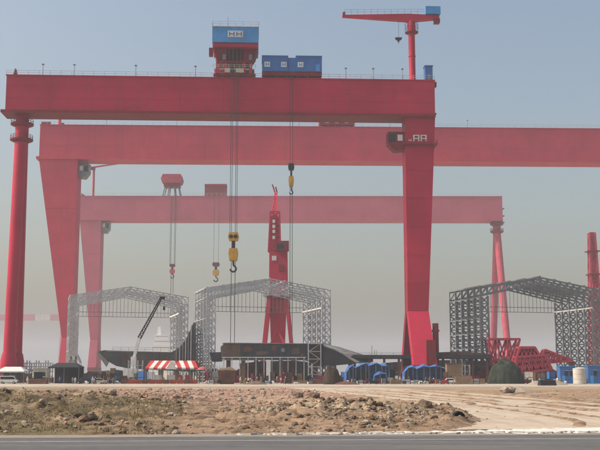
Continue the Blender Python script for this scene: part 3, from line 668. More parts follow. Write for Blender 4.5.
YG = 288.0; xg = X(209,372,YG)
T = thing('hull_block', 'flat-topped dark ship hull section with long sloping tail, under the middle shed frame', 'hull section', (xg,YG,0), math.radians(2))
hq = lambda px, py: (X(px,py,YG)-xg, Z(py,YG))
MB().prism([hp_ for hp_ in (hq(240,359.5),hq(308,359.5),hq(308,343.8),hq(240,343.4))],0,22).build('hull_side', M['hull'], T)
MB().prism([hq(221,358.5),hq(239.95,359.5),hq(239.95,343.4),hq(224,343.6),hq(220.5,347)],0,22).build('rusty_bow', M['hullb'], T)
MB().prism([hq(209,352.5),hq(220.4,352),hq(220.4,361),hq(212,361.5)],.5,14).build('chine_piece', M['hull'], T)
MB().prism([hq(222,343.3),hq(324,344.0),hq(324,343.3),hq(224,342.6)],-.25,22).build('deck_edge', M['hullg'], T)
MB().prism([hq(308.1,359.5),hq(324,366),hq(324,344.1),hq(308.1,343.9)],3,22).build('stern_wall', M['hullb'], T)
front = [(324.1,345.6),(334,348.6),(343,353.2),(351,358.6),(358,362.5)]; back = [(324.1,343.4),(340,346.6),(352,350.4),(364,354.2),(375,358.2)]
YK = YG+12; hk_ = lambda px, py: (X(px,py,YK)-xg, Z(py,YK))
MB().prism([hq(*q) for q in front]+[hq(350,364),hq(324.1,366)],1,4).build('sloping_tail', M['hull'], T)
for k in range(4):
    a_, b_, c_, d_ = hq(*front[k]), hq(*front[k+1]), hk_(*back[k+1]), hk_(*back[k])
    t4 = [(a_[0],.9,a_[1]),(b_[0]-.03,.9,b_[1]),(c_[0]-.03,12,c_[1]),(d_[0],12,d_[1])]
    MB().hexa([(x_,y_,z_-.25) for x_,y_,z_ in t4],t4).build('tail_deck_plate', M['hullg'], T)
MB().prism([hk_(*q) for q in back]+[hk_(375,362),hk_(330,366)],12.1,16).build('tail_far_side', M['hull'], T)
MB().beam((hq(222,357)[0],-.5,Z(357.4,YG)),(hq(306,357)[0],-.5,Z(357.4,YG)),.35,.3).build('walkway_rail', M['galv'], T)
MB().box(hq(221,360)[0],hq(307,360)[0],-1.0,-.05,Z(360.2,YG),Z(359.6,YG)).build('walkway', M['galvd'], T)
for px in np.linspace(224,304,11):
    x = hq(px,360)[0]; MB().beam((x,-.7,0),(x,-.7,Z(357.6,YG)),.22).build('walkway_post', M['galv'], T)
x = hq(266.2,365)[0]; MB().box(x,x+1.25,-1.6,-1.05,0,Z(359.8,YG)).build('white_pillar', M['white'], T)
for px in (228,243,256,281,294,316,335,352):
    x = hq(px,370)[0]; MB().box(x-.6,x+.6,2,4.5,0,Z(359.8 if px < 309 else 363.6,YG)+.1).build('keel_block', M['wood' if px % 2 else 'rust'], T)
for i, px in enumerate((250,262,275,288,299)):
    x = hq(px,350)[0]; MB().box(x-.05,x+.05,-.06,-.005,Z(359,YG),Z(344.5,YG)).build('weld_seam', M['hullb'], T)
x, z = hq(283,350); o = MB().lathe([(.6,0),(.6,.05),(.4,.06)],(0,0,0),16).build('pale_patch', M['galvd'], T); o.location = (x,-.02,z); o.rotation_euler = (math.pi/2,0,0)
# scaffold stair tower
T = thing('stair_tower', 'pale scaffold stair tower standing against the hull section', 'scaffold tower', (X(308.5,372,285),285,0), math.radians(2))
Wt, Ht = X(321,372,285)-X(308.5,372,285), Z(343.5,285)
for x in (0,Wt):
    for y in (0,1.8): MB().beam((x,y,0),(x,y,Ht),.2).build('standard', M['galv'], T)
nfl = 5
for k in range(nfl+1):
    z = Ht*k/nfl*.98+.15; MB().beam((0,-.08,z),(Wt,-.08,z),.22,.14).build('ledger', M['galv'], T)
    MB().box(.05,Wt-.05,.1,1.7,z-.12,z-.05).build('landing', M['rust'], T)
    if k < nfl:
        a, c = ((.2,.9,z),(Wt-.2,.9,z+Ht/nfl*.98)); 
        if k % 2: a, c = (Wt-.2,.9,z),(.2,.9,z+Ht/nfl*.98)
        MB().beam(a,c,.7,.16).build('stair_flight', M['galv'], T)
# long dark raised slab on the right
YB = 292.0; xb0 = X(351,372,YB)
T = thing('hull_block', 'long low dark deck slab on stands behind the blue tents', 'hull section', (xb0,YB,0), math.radians(1))
zt_, zb_ = Z(354.8,YB), Z(358.2,YB); Lb = X(493,372,YB)-xb0
MB().prism([(0,zt_-.5),(.8,zt_),(Lb,zt_),(Lb,zb_),(1.5,zb_)],0,20).build('deck_slab', M['hull'], T)
MB().prism([(X(430,372,YB)-xb0,zt_+.02),(X(436,372,YB)-xb0,zt_+.7),(X(466,372,YB)-xb0,zt_+1.1),(Lb,zt_+.2),(Lb,zt_+.02)],2,18).build('deck_house', M['hullb'], T)
for q in np.linspace(.03,.97,10): MB().box(Lb*q-.3,Lb*q+.3,1,2,0,zb_).build('stand', M['rust'], T)
for q in (.155,.175,.19): MB().tube((Lb*q,3,zt_),(Lb*q,3,zt_+(2.8 if q < .17 else 1.4)),.06,n=6).build('vent_pipe', M['dark'], T)
MB().railing([(Lb*.05,.2,zt_),(Lb*.55,.2,zt_)],.7,3,.06).build('deck_railing', M['dark'], T)

# ------------------------------------------------------------------ truck crane with raised boom
YC = 284.0; xc0 = X(133,372,YC)
T = thing('truck_crane', 'truck crane with a long grey boom raised in front of the left shed frame', 'mobile crane', (xc0,YC,0))
hc = lambda px, py: (X(px,py,YC)-xc0, Z(py,YC))
a, m_, e = hc(133.5,349.5), hc(143,331), hc(161.5,297.5)
MB().beam((a[0],0,a[1]-3),(m_[0]-1,0,m_[1]-2),.8,.9,(0,1,0)).build('boom_base', M['white'], T)
mb = MB(); A_, E_ = Vector((m_[0]-1,0,m_[1]-2)), Vector((e[0],0,e[1])); n_ = Vector((.87,0,-.5)); nb = 22
for s_ in (-1,1):
    for y_ in (-.42,.42): mb.beam(A_+n_*s_*.42+Vector((0,y_,0)),E_+n_*s_*.22+Vector((0,y_*.6,0)),.2)
for i in range(nb):
    p_, q_ = A_.lerp(E_,i/nb), A_.lerp(E_,(i+1)/nb); w0, w1 = .42-.2*i/nb, .42-.2*(i+1)/nb; g_ = 1 if i % 2 else -1
    for y_ in (-.4,.4): mb.beam(p_+n_*w0*g_+Vector((0,y_,0)),q_-n_*w1*g_+Vector((0,y_,0)),.13)
mb.build('lattice_boom', M['dark'], T)
MB().box(e[0]-.5,e[0]+1.0,-.4,.4,e[1]-.5,e[1]+.3).build('boom_head', M['dark'], T)
MB().tube((e[0]+.8,0,e[1]-.5),(e[0]+.8,0,e[1]-2.6),.05,n=6).box(e[0]+.5,e[0]+1.1,-.3,.3,e[1]-3.6,e[1]-2.6).build('hook', M['dark'], T)
MB().box(-6,4,-1.3,1.3,1.0,1.6).build('chassis', M['rust'], T)
MB().box(-2.6,1.2,-1.25,1.25,1.62,4.0).box(-.6,.8,-.8,.8,4.0,a[1]-2).build('slewing_body', M['white'], T)
MB().prism([(4.02,.8),(6.2,.8),(6.2,1.9),(5.8,3.0),(4.02,3.0)],-1.25,1.25).build('driver_cab', M['white'], T)
for x in (-5,-3.6,2.2,5):
    for y in (-1.2,1.2): MB().tube((x,y-.2,.55),(x,y+.2,.55),.55,n=16).build('wheel', M['rubber'], T, True)

# ------------------------------------------------------------------ dismantled crane boom sections at the right
def lattice_box(label, pts0, pts1, Y, depth, n, t, mat, cols=None):
    """box lattice: lower chord pts0->..., upper chord; both as photo points at distance Y"""
    (ax, ay), (bx, by), (cx, cy_), (dx, dy) = pts0[0], pts0[1], pts1[0], pts1[1]
    A, B, Cc, D = at(ax,ay,Y), at(bx,by,Y), at(cx,cy_,Y), at(dx,dy,Y)
    base = Vector((A.x,Y,0)); T = thing('crane_boom_section', label, 'boom section', base, 0)
    for k, y in enumerate((0,depth)):
        off = Vector((0,y,0))-base
        MB().beam(A+off,B+off,t*1.4).build('lower_chord', mat, T); MB().beam(Cc+off,D+off,t*1.4).build('upper_chord', mat, T)
        for i in range(n):
            p0, p1, q0, q1 = A.lerp(B,i/n)+off, A.lerp(B,(i+1)/n)+off, Cc.lerp(D,i/n)+off, Cc.lerp(D,(i+1)/n)+off
            MB().beam(p0,q1,t).build('brace', mat, T); MB().beam(q0,p1,t).build('brace', mat, T)
            if i: MB().beam(p0,q0,t).build('brace', mat, T)
        for p, q in ((A,Cc),(B,D)): MB().beam(p+off,q+off,t*1.2).build('end_post', mat, T)
    for i in range(n+1):
        for p, q in ((A,B),(Cc,D)):
            w = p.lerp(q,i/n)-base; MB().beam(w,w+Vector((0,depth,0)),t*.8).build('cross_tie', mat, T)
    for q in (A,B):
        if q.z > .6: MB().box(q.x-base.x-.5,q.x-base.x+.5,0,depth,0,q.z-.05).build('trestle', M['rust'], T)
    return T
lattice_box('upright pink lattice frame with a flat dark top bar, beside the dark netted mound', [(492,366),(514,362)],[(488,339),(520,339)],296,5,3,.42,M['pink'])
lattice_box('thick bundle of pink lattice boom, lying between upright frame and long tapering boom', [(512,371),(548,371)],[(520,347.5),(535,347.5)],283,4,5,.5,M['pink'])
lattice_box('second pink boom piece leaning low across the lattice bundle', [(517,374),(552,369)],[(516,357),(545,355)],280,3.5,5,.45,M['pink'])
lattice_box('long pink boom tapering to a point on the right, near the shed wall', [(537,364),(573,361)],[(545,349.5),(571,359.5)],290,3,6,.34,M['pink'])

# ------------------------------------------------------------------ red mast at the right edge, far girder at the left
YR = 480.0; xr0 = X(597.5,372,YR)
T = thing('crane_mast', 'hazy red crane mast cut off by the right edge of the picture', 'crane mast', (xr0,YR,0))
zt_ = Z(233,YR)
mb = MB()
for sx in (-1,1):
    for sy in (-1,1): mb.beam((sx*3.2,sy*3.2,0),(sx*1.2,sy*1.2,zt_),.9)
for i in range(12):
    q0, q1 = i/12, (i+1)/12; w0, w1 = 3.2-2*q0, 3.2-2*q1
    for sy in (-1,1): mb.beam((-w0,sy*w0,zt_*q0),(w1,sy*w1,zt_*q1),.45); mb.beam((w0,sy*w0,zt_*q0),(-w1,sy*w1,zt_*q1),.45); mb.beam((-w1,sy*w1,zt_*q1),(w1,sy*w1,zt_*q1),.45)
    for sx in (-1,1): mb.beam((sx*w0,-w0,zt_*q0),(sx*w1,w1,zt_*q1),.45)
mb.build('lattice_mast', M['pink'], T)
for py in (252,275,300): MB().box(-3,3,-3,3,Z(py,YR),Z(py-1,YR)).build('mast_platform', M['redd'], T)
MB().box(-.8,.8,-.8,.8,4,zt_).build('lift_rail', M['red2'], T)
YF = 1700.0; xf0 = X(8,372,YF)
T = thing('gantry_crane', 'very faint low gantry girder far away in the haze at the left', 'gantry crane', (xf0,YF,0))
zg0, zg1 = Z(320.5,YF), Z(314.5,YF); xa, xb = X(-55,318,YF)-xf0, X(66,318,YF)-xf0
for i in range(8):
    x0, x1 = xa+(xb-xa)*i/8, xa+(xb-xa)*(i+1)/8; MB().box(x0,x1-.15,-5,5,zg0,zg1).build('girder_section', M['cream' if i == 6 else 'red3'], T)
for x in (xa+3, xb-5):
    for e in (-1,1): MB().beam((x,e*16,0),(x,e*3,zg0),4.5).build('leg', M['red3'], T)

# pale superstructure and tower far off between the left shed columns
YD = 1500.0; T = thing('ship_superstructure', 'pale ship superstructure far off in the haze behind the truck crane boom', 'ship', (X(150,372,YD),YD,0))
xd = lambda px: X(px,372,YD)-X(150,372,YD)
for k, (a, c, y0, y1) in enumerate(((148,178,372,352),(151,175,351.9,346),(153,172,345.9,340),(154,168,339.9,335))):
    MB().box(xd(a),xd(c),0,18,max(0,Z(y0,YD)),Z(y1,YD)).build('deck_level', M['white'], T)
    MB().box(xd(a)+1,xd(c)-1,-.2,-.01,Z(y1,YD)-2.6,Z(y1,YD)-1.4).build('window_band', M['galvd'], T)
MB().hexa([(xd(155.5),5,Z(335,YD)),(xd(160),5,Z(335,YD)),(xd(160),9,Z(335,YD)),(xd(155.5),9,Z(335,YD))],[(xd(156.6),6,Z(326.5,YD)),(xd(159),6,Z(326.5,YD)),(xd(159),8,Z(326.5,YD)),(xd(156.6),8,Z(326.5,YD))]).build('mast', M['white'], T)

# primer patches and staging planks on the hull sides
for Tn, Yc, org, spots_ in (('a',YH,X(98,372,YH),((125,357,2.2,1.6),(140,361,3.0,1.2),(165,358,2.0,2.0),(152,356,1.5,1.0))),('b',YG,xg,((248,349,2.6,1.7),(262,353,3.4,1.2),(274,348,1.6,1.6),(296,351,2.4,2.0),(302,355,1.2,1.0),(233,350,2.0,1.5)))):
    par = [o for o in C.objects if o.name.startswith('hull_block') and o.parent is None][0 if Tn == 'a' else 1]
    for k, (a, b_, w, h) in enumerate(spots_):
        x, z = X(a,b_,Yc)-org, Z(b_,Yc); jj = [(-w/2,-h*.4),(-w*.1,-h/2),(w*.5,-h*.3),(w*.42,h*.35),(w*.05,h/2),(-w*.45,h*.3)]
        MB().prism([(x+p_,z+q_) for p_, q_ in jj],-.035-.004*k,-.004).build('primer_patch', M['hullb' if k % 2 else 'rust'], par)

# hull bottoms standing further back
for lab, a, c, Y, yt, q in (('low dark hull bottom standing behind the posts of the middle hull',239,311,324,360.6,.06),('low dark hull bottom standing behind the long deck slab',386,489,334,359.8,.04)):
    x0 = X(a,372,Y); W = X(c,372,Y)-x0; h = Z(yt,Y); T = thing('hull_block', lab, 'hull section', (x0,Y,0), .02)
    MB().prism([(W*.02,1.2),(W*.12,.9),(W*.9,.9),(W*.99,1.6),(W,h*.9),(W*.8,h),(W*.3,h*.97),(0,h*.86)],0,14).build('hull_shell', M['hull'], T)
    for k in range(9):
        x = W*(.06+.1*k); MB().box(x-.09,x+.09,-.22,-.005,1.4,h*.86).build('frame_rib', M['rust' if k % 2 else 'hullb'], T)
    for k in range(5): MB().box(W*(.12+.18*k)-.8,W*(.12+.18*k)+.8,1,4,0,.95).build('keel_block', M['wood'], T)

# ------------------------------------------------------------------ tents, cabins, vehicles and stores along the yard road
def G(px, Y): return (X(px,372,Y), Y, 0.02)          # a spot on the flat yard
# striped sales tent
YT = 264.0; x0 = X(145,372,YT); Wt = X(198,372,YT)-x0
T = thing('striped_tent', 'long low tent with a red and white striped roof by the orange barrier', 'tent', (x0,YT,0.02))
ze, zr = Z(367.8,YT), Z(360.6,YT); n = 13
for i in range(n):
    a, c = Wt*i/n, Wt*(i+1)/n; mid = Wt*.5
    lean = 1.1*(-1 if (a+c)/2 > mid else 1)
    m = CLOTH['white'] if i % 2 else M['orange']
    ax, cx = min(max(a+lean,0.4),Wt-.4), min(max(c+lean,.4),Wt-.4)
    MB().add([(a,0,ze),(c,0,ze),(cx,2.6,zr),(ax,2.6,zr),(a,0,ze-.06),(c,0,ze-.06),(cx,2.6,zr-.06),(ax,2.6,zr-.06)],[(0,1,2,3),(7,6,5,4),(0,4,5,1),(1,5,6,2),(2,6,7,3),(3,7,4,0)]).build('roof_stripe', m, T)
    MB().box(a+.02,c-.02,-.05,0.0,ze-.42,ze).build('valance', m, T)
MB().add([(0,5.2,ze),(Wt,5.2,ze),(Wt-.4,2.62,zr),(.4,2.62,zr),(0,5.2,ze-.05),(Wt,5.2,ze-.05),(Wt-.4,2.62,zr-.05),(.4,2.62,zr-.05)],[(0,1,2,3),(7,6,5,4),(0,4,5,1),(1,5,6,2),(2,6,7,3),(3,7,4,0)]).build('rear_roof', M['orange'], T)
MB().prism([(Wt*.40,ze-.4),(Wt*.5,zr-.1),(Wt*.60,ze-.4)],-1.2,-.06).build('porch_gable', CLOTH['white'], T)
for x in np.linspace(.1,Wt-.1,8): MB().beam((x,0.1,0),(x,0.1,ze-.45),.13).build('tent_post', M['galvd'], T)
for x in np.linspace(.1,Wt-.1,5): MB().beam((x,5,0),(x,5,ze-.06),.13).build('tent_post', M['galvd'], T)
for a, c, m in ((.17,.30,'galv'),(.40,.56,'white'),(.62,.70,'rose'),(.74,.86,'rose')):
    MB().box(Wt*a,Wt*c,1.6,1.75,.1,2.2).build('back_panel', CLOTH['rose'] if m == 'rose' else M[m], T)
# orange barrier in front of it
x0 = X(121,372,258.5)
T = thing('barrier_fence', 'low orange-red barrier along the yard below the striped tent', 'barrier', (x0,258.5,0.02))
for i in range(11):
    a = i*1.78; MB().box(a,a+1.7,0,.3,.12,1.05).box(a+.05,a+1.65,-.06,.36,0,.12).build('barrier_panel', M['barrier' if i % 3 else 'rust'], T, bev=.03)

def canopy(label, px0, px1, Y, y_e, y_r, depth, roofm, group=None, name='canopy_tent', walls=0):
    x0 = X(px0,372,Y); W = X(px1,372,Y)-x0; ze, zr = Z(y_e,Y), Z(y_r,Y)
    T = thing(name, label, 'tent', (x0,Y,0.02), 0, group)
    r = min(W*.2,1.5)
    top = [(r,depth*.4,zr),(W-r,depth*.4,zr),(W-r,depth*.6,zr),(r,depth*.6,zr)]
    MB().hexa([(-.2,-.2,ze),(W+.2,-.2,ze),(W+.2,depth+.2,ze),(-.2,depth+.2,ze)], top).build('roof', roofm, T)
    MB().box(-.22,W+.22,-.24,-.2,ze-.3,ze-.01).build('valance', roofm, T)
    for x in np.linspace(.05,W-.05,max(2,int(W/3)+1)):
        for y in (0,depth): MB().beam((x,y,0),(x,y,ze),.11).build('post', M['galvd'], T)
    if walls: MB().box(.1,W-.1,depth-.1,depth,0,ze).build('back_wall', roofm, T)
    return T
canopy('pale open canopy tent at the left edge, over a parked van', -3, 24, 262, 371.3, 366.8, 5, CLOTH['white'])
canopy('black tarpaulin shelter near the left, below two white tent peaks', 49, 79, 263, 367.2, 362.8, 6, CLOTH['dark'], walls=1)
for i, (a, c, lab) in enumerate(((67.5,74,'left white striped tent peak behind the black shelter'),(72.5,79,'right white striped tent peak behind the black shelter'))):
    Y = 274; x0 = X(a,372,Y); W = X(c,372,Y)-x0; T = thing('peaked_tent', lab, 'tent', (x0,Y,.02), 0, 'white peaked tents')
    zr, ze = Z(354.6,Y), Z(361.8,Y)
    for k in range(6):
        s0, s1 = k/6, (k+1)/6
        f = lambda s: (W*s, ze+(zr-ze)*(1-abs(s-.5)*2))
        p, q = f(s0), f(s1); MB().add([(p[0],0,p[1]),(q[0],0,q[1]),(q[0],3,q[1]),(p[0],3,p[1]),(p[0],0,p[1]-.35),(q[0],0,q[1]-.35),(q[0],3,q[1]-.35),(p[0],3,p[1]-.35)],[(0,1,2,3),(7,6,5,4),(0,4,5,1),(1,5,6,2),(2,6,7,3),(3,7,4,0)]).build('roof_strip', CLOTH['white' if k != 2 else 'grey'], T)
    for x in (.1,W-.1):
        for y in (.1,2.9): MB().beam((x,y,0),(x,y,ze-.3),.12).build('post', M['galv'], T)
# blue tarpaulin tents
def tarp_tent(label, px0, px1, Y, pts, mat, depth=6):
    x0 = X(px0,372,Y); T = thing('tarpaulin_tent', label, 'tent', (x0,Y,.02))
    P = [(X(a,372,Y)-x0, Z(b_,Y)) for a, b_ in pts]
    n = len(P); mb = MB(); ny = 5
    vv = []
    for j in range(ny):
        for i, (x, z) in enumerate(P):
            vv.append((x+random.uniform(-.25,.25), depth*j/(ny-1), max(.0, z*(1-.25*abs(j/(ny-1)-.4)) + (random.uniform(-.32,.25) if z > .3 else 0))))
    ff = [(j*n+i, j*n+i+1, (j+1)*n+i+1, (j+1)*n+i) for j in range(ny-1) for i in range(n-1)]
    mb.add(vv, ff); o = mb.build('tarpaulin', mat, T); md = o.modifiers.new('t','SOLIDIFY'); md.thickness = .05
    bs = [(x,0,z-.08) for x, z in P]
    for i in range(1,n-1):
        if P[i][1] > .8: MB().beam((P[i][0],.1,0),(P[i][0],.1,P[i][1]-.3),.1).build('pole', M['galvd'], T)
    MB().prism([(P[0][0]+.15,0)]+[(x,max(0,z-.25)) for x, z in P[1:-1]]+[(P[-1][0]-.15,0)],depth*.72,depth*.74).build('inner_wall', mat, T)
    return T
tarp_tent('larger crumpled blue tarpaulin tent left of the nearest crane leg', 346,390,268,[(346,382),(346.5,370),(349,366),(353,364),(356,366.2),(361,362.4),(366,361.8),(369,363.4),(376,362),(382,363.8),(386,362.8),(389,367),(390,382)],M['tarp'])
tarp_tent('smaller bright blue tarpaulin cover in front of the larger blue tent', 374,388,262,[(374,383.2),(375,374),(380,371.5),(386,373),(388,383.2)],M['tarp'],3)
tarp_tent('long flat blue tarpaulin tent right of the nearest crane leg', 404,449,272,[(404,381.2),(404.5,371),(408,366.5),(413,365),(417,366.4),(424,363.8),(430,365.6),(436,364),(441,366.8),(446,367.5),(449,381.2)],M['tarp'])
def cabin(label, px0, px1, Y, y_t, depth, mat, roofm, windows=2, group=None, door=True):
    x0 = X(px0,372,Y); W = X(px1,372,Y)-x0; h = Z(y_t,Y)-.02
    T = thing('site_cabin', label, 'cabin', (x0,Y,.02), 0, group)
    MB().box(0,W,0,depth,0,h).build('wall', mat, T)
    MB().box(-.15,W+.15,-.2,depth+.2,h+.01,h+.16).build('roof', roofm, T)
    n = int(W/.6)
    for i in range(1,n): MB().box(W*i/n-.03,W*i/n+.03,-.05,0,.05,h-.05).build('wall_rib', mat, T)
    for i in range(windows):
        x = W*(i+.9)/(windows+.9); o = MB().box(x,x+.9,-.08,-.052,h*.45,h*.75).build('window', M['glass'], T)
        MB().box(x-.07,x+.97,-.10,-.081,h*.75,h*.75+.08).build('window_head', M['white'], o)
    if door: MB().box(W*.12,W*.12+.85,-.08,-.052,.05,min(2.0,h*.85)).build('door', roofm, T)
    return T
cabin('blue site cabin just left of the pale cylindrical tank', 560,575,266,366.5,3,M['blued'],M['blue'],2)
cabin('blue site cabin at the right edge of the picture', 588,606,266,366.0,3,M['blued'],M['blue'],2)
cabin('dull tan store box under the long dark deck slab', 447,462,266,364,3,M['wood'],M['rust'],0)
cabin('low pale hut beyond the yard left of the black shelter', 33,47,285,368.5,4,M['cream'],M['galv'],2)
# cylindrical tank
Y = 254.0; r = (X(586,372,Y)-X(573,372,Y))/2; T = thing('water_tank', 'squat pale cylindrical tank between the two blue cabins', 'tank', G(579.5,Y))
h = Z(368.6,Y)
MB().lathe([(r,0),(r,h),(r*.97,h+.04)],n=28).build('shell', M['cream'], T, True)
for z in (.06,h*.33,h*.66,h-.12): MB().lathe([(r+.05,z),(r+.05,z+.1)],n=28).build('hoop', M['galv'], T)
MB().lathe([(r*.9,h+.045),(r*.2,h+.3),(.25,h+.32)],n=28).build('lid', M['galv'], T)

def car(label, px, Y, rz, L_, H, mat, kind='van'):
    T = thing('parked_' + kind, label, kind, G(px,Y), rz); W = 1.7
    if kind == 'van': pr_ = [(-L_/2,.35),(L_/2,.35),(L_/2,.9),(L_*.43,1.05),(L_*.3,H),(-L_*.46,H),(-L_/2,H*.8)]
    else: pr_ = [(-L_/2,.35),(L_/2,.35),(L_/2,.75),(L_*.28,.92),(L_*.12,H),(-L_*.27,H),(-L_*.42,.95),(-L_/2,.9)]
    MB().prism(pr_,-W/2,W/2).build('body', mat, T, bev=.05)
    if kind == 'van': wp = [(L_*.28,H-.12),(L_*.385,1.12),(-L_*.42,1.12),(-L_*.42,H-.12)]
    else: wp = [(L_*.10,H-.08),(L_*.22,.95),(-L_*.36,.95),(-L_*.26,H-.08)]
    for s in (-1,1):
        y0, y1 = sorted((s*(W/2-.02),s*(W/2+.015))); MB().prism(wp,y0,y1).build('side_window', M['glass'], T)
    wx0, wz0, wx1, wz1 = (L_*.43,1.1,L_*.305,H-.08) if kind == 'van' else (L_*.275,.95,L_*.125,H-.05)
    MB().add([(wx0+.03,-W*.42,wz0),(wx0+.03,W*.42,wz0),(wx1+.03,W*.4,wz1),(wx1+.03,-W*.4,wz1)],[(0,1,2,3)]).build('windscreen', M['glass'], T)
    for x in (-L_*.3,L_*.31):
        for s in (-1,1):
            o = MB().tube((x,s*(W/2-.18),.32),(x,s*(W/2+.02),.32),.32,n=18).build('wheel', M['rubber'], T, True)
            MB().tube((x,s*(W/2+.021),.32),(x,s*(W/2+.035),.32),.18,n=12).build('rim', M['galv'], o)
    for s in (-1,1):
        MB().cbox((L_/2,s*W*.36,.68),(.06,.3,.16)).build('headlight', M['white'], T); MB().cbox((-L_/2,s*W*.4,.8),(.06,.16,.25)).build('tail_light', M['orange'], T)
    MB().cbox((L_/2+.02,0,.42),(.12,W*.96,.2)).build('bumper', M['rubber'], T)
car('small white car parked beside the tan store box', 448.5, 252, math.radians(174), 3.9, 1.45, M['white'], 'car')
car('white van parked under the pale canopy at the left edge', 9, 258.5, math.radians(5), 4.6, 1.95, M['white'], 'van')
car('dusty white car parked on the yard road left of the orange barrier', 100, 255, math.radians(12), 4.0, 1.45, M['cream'], 'car')
car('dark car parked beside the black shelter', 84.5, 261, math.radians(178), 4.2, 1.5, M['dark'], 'car')

# steel pipe rack of pale frames on the left
T = thing('pipe_rack', 'pale grey steel rack beyond the yard at the left, next to the near crane leg', 'rack', G(22,300))
Wr = X(50,372,300)-X(22,372,300); Hr = Z(360.5,300)
for i in range(7):
    x = Wr*i/6
    for y in (0,3): MB().beam((x,y,0),(x,y,Hr*(1 if i % 2 else .88)),.3).build('post', M['galv'], T)
for z in (.3,.55,.8,.97):
    for y in (0,3): MB().beam((0,y,Hr*z*.9),(Wr,y,Hr*z*.9),.24).build('rail', M['galv'], T)
for i in range(6): MB().beam((Wr*i/6,0,Hr*.27),(Wr*(i+1)/6,0,Hr*.72),.16).build('brace', M['galv'], T)
for i in range(5): MB().tube((.5,.5+i*.5,Hr*.5+.35),(Wr-.5,.5+i*.5,Hr*.5+.35),.22,n=10).build('pipe', M['galvd'], T, True)

# mounds, heaps
def mound(name, label, px, Y, w, d, h, mat, seed, cat='heap', jag=.35, sharp=1.0, n=34):
    T = bpy.data.objects.new(name, None)
    t = np.linspace(-1,1,n); mx, my = np.meshgrid(t,t); r = np.sqrt(mx**2+my**2)
    nz = fbm(mx*2.2+seed,my*2.2,5,seed); z = np.clip(1-(r*(1+.35*(fbm(mx*1.3,my*1.3+9,3,seed+7)-.5)))**(1.6*sharp),0,1)**(1.0 if sharp == 1.0 else .6)*h*(1-jag+jag*2*nz)*(1+.5*jag*(fbm(mx*7,my*7,3,seed+3)-.5))
    me = grid_mesh(name, mx*w/2*(1+.15*(nz-.5)), my*d/2, z-.03, mat)
    for p in me.polygons: p.use_smooth = False
    bpy.data.objects.remove(T)
    o = bpy.data.objects.new(name, me); C.objects.link(o); o.location = (X(px,372,Y),Y,.0); return tag(o,label,cat)
mound('netted_mound','big dark mound under green netting below the upright pink frame',505,262,10.0,8,Z(359.5,262)*1.0,M['net'],3,'mound',.22,1.5,70)
mound('soil_heap','dark brown heap of soil in front of the sloping hull tail',332,248,4.4,4,Z(366,248)*1.05,paint('dark_wet_soil',(.055,.038,.028),.95,.5,1.2,bump=1),8,'heap',.2,1.25,60)
mound('scrap_heap','low rust-brown heap at the foot of the tall soil heap',346,244,7,4,.9,M['rust'],12,'heap',.4)
mound('sand_heap','pale sand heap near the right side of the yard',518,150,5.0,4,.7,M['rock'],5,'heap',.3)
mound('sand_heap','wide sandy heap on the yard below the pink boom sections',545,236,11,6,1.3,M['rock'],15,'heap',.4)
mound('sand_heap','narrow grey-brown heap beside the white pillar of the hull',256,246,6,4,.9,M['rockd'],19,'heap',.4)
# rusty skip with a sand-coloured sheet
Y = 252; x0 = X(217.5,372,Y); Ws = X(236,372,Y)-x0; hs = Z(366.8,Y)
T = thing('rusty_skip', 'rust-brown open skip with a pale sheet over its load, below the hull bow', 'skip', (x0,Y,.02))
MB().hexa([(.5,.2,.25),(Ws-.5,.2,.25),(Ws-.5,2.2,.25),(.5,2.2,.25)],[(0,0,hs*.8),(Ws,0,hs*.8),(Ws,2.4,hs*.8),(0,2.4,hs*.8)]).build('bin', M['rust'], T)
for q in (.18,.4,.6,.82): MB().beam((Ws*(.1+.8*q),.05,.35),(Ws*q,-.12,hs*.78),.14).build('stiffener', M['rust'], T)
MB().box(.6,Ws-.6,.4,2,.0,.24).build('skid', M['dark'], T)
MB().prism([(.1,hs*.81),(Ws*.18,hs*.92),(Ws*.35,hs*.90),(Ws*.6,hs*1.0),(Ws*.8,hs*.93),(Ws-.1,hs*.81)],.05,2.35).build('cover_sheet', CLOTH['khaki'], T)
# pink parasol
T = thing('parasol', 'round pink parasol at the right end of the striped tent', 'parasol', G(202.5,259))
hp2 = Z(366.8,259); MB().tube((0,0,0),(0,0,hp2),.04,n=8).build('pole', M['galv'], T)
MB().lathe([(1.45,hp2-.75),(1.0,hp2-.3),(.4,hp2-.03),(.05,hp2+.04)],n=10).build('canopy', CLOTH['rose'], T); MB().lathe([(.4,0),(.4,.1)],n=14).build('base', M['conc'], T)

# stores in the yard: drums, crates, timber stacks, pipe stacks, cable reels
def timber_stack(label, px, Y, n, L_, mat='wood', group='timber stacks'):
    T = thing('timber_stack', label, 'timber stack', G(px,Y), random.uniform(-.1,.1), group)
    for k in range(n):
        for j in range(4):
            MB().box(-L_/2+random.uniform(-.1,.1),L_/2+random.uniform(-.1,.1),j*.34,j*.34+.30,k*.27+.02,k*.27+.25).build('plank', M[mat], T)
timber_stack('tall plank stack right of the small white car', 464, 250, 7, 4.2)
timber_stack('low plank stack left of the white pillar under the hull', 247, 262, 3, 3.4)
timber_stack('plank stack by the foot of the scaffold stair tower', 300, 260, 3, 4.0)
timber_stack('plank stack in front of the smaller blue cover', 396, 252, 4, 2.6)
timber_stack('plank stack left of the dark netted mound', 478, 254, 5, 3.4)
def pipe_stack(label, px, Y, n, r, L_, mat):
    T = thing('pipe_stack', label, 'pipe stack', G(px,Y), random.uniform(-.15,.15))
    for k in range(n):
        for j in range(n+2-k):
            MB().tube((-L_/2,(j+k*.5)*2*r,r+k*r*1.75),(L_/2,(j+k*.5)*2*r,r+k*r*1.75),r,n=12).build('pipe', M[mat], T, True)
pipe_stack('dark stack of steel pipes on the pale yard road at the right', 548, 225, 3, .22, 3.6, 'dark')
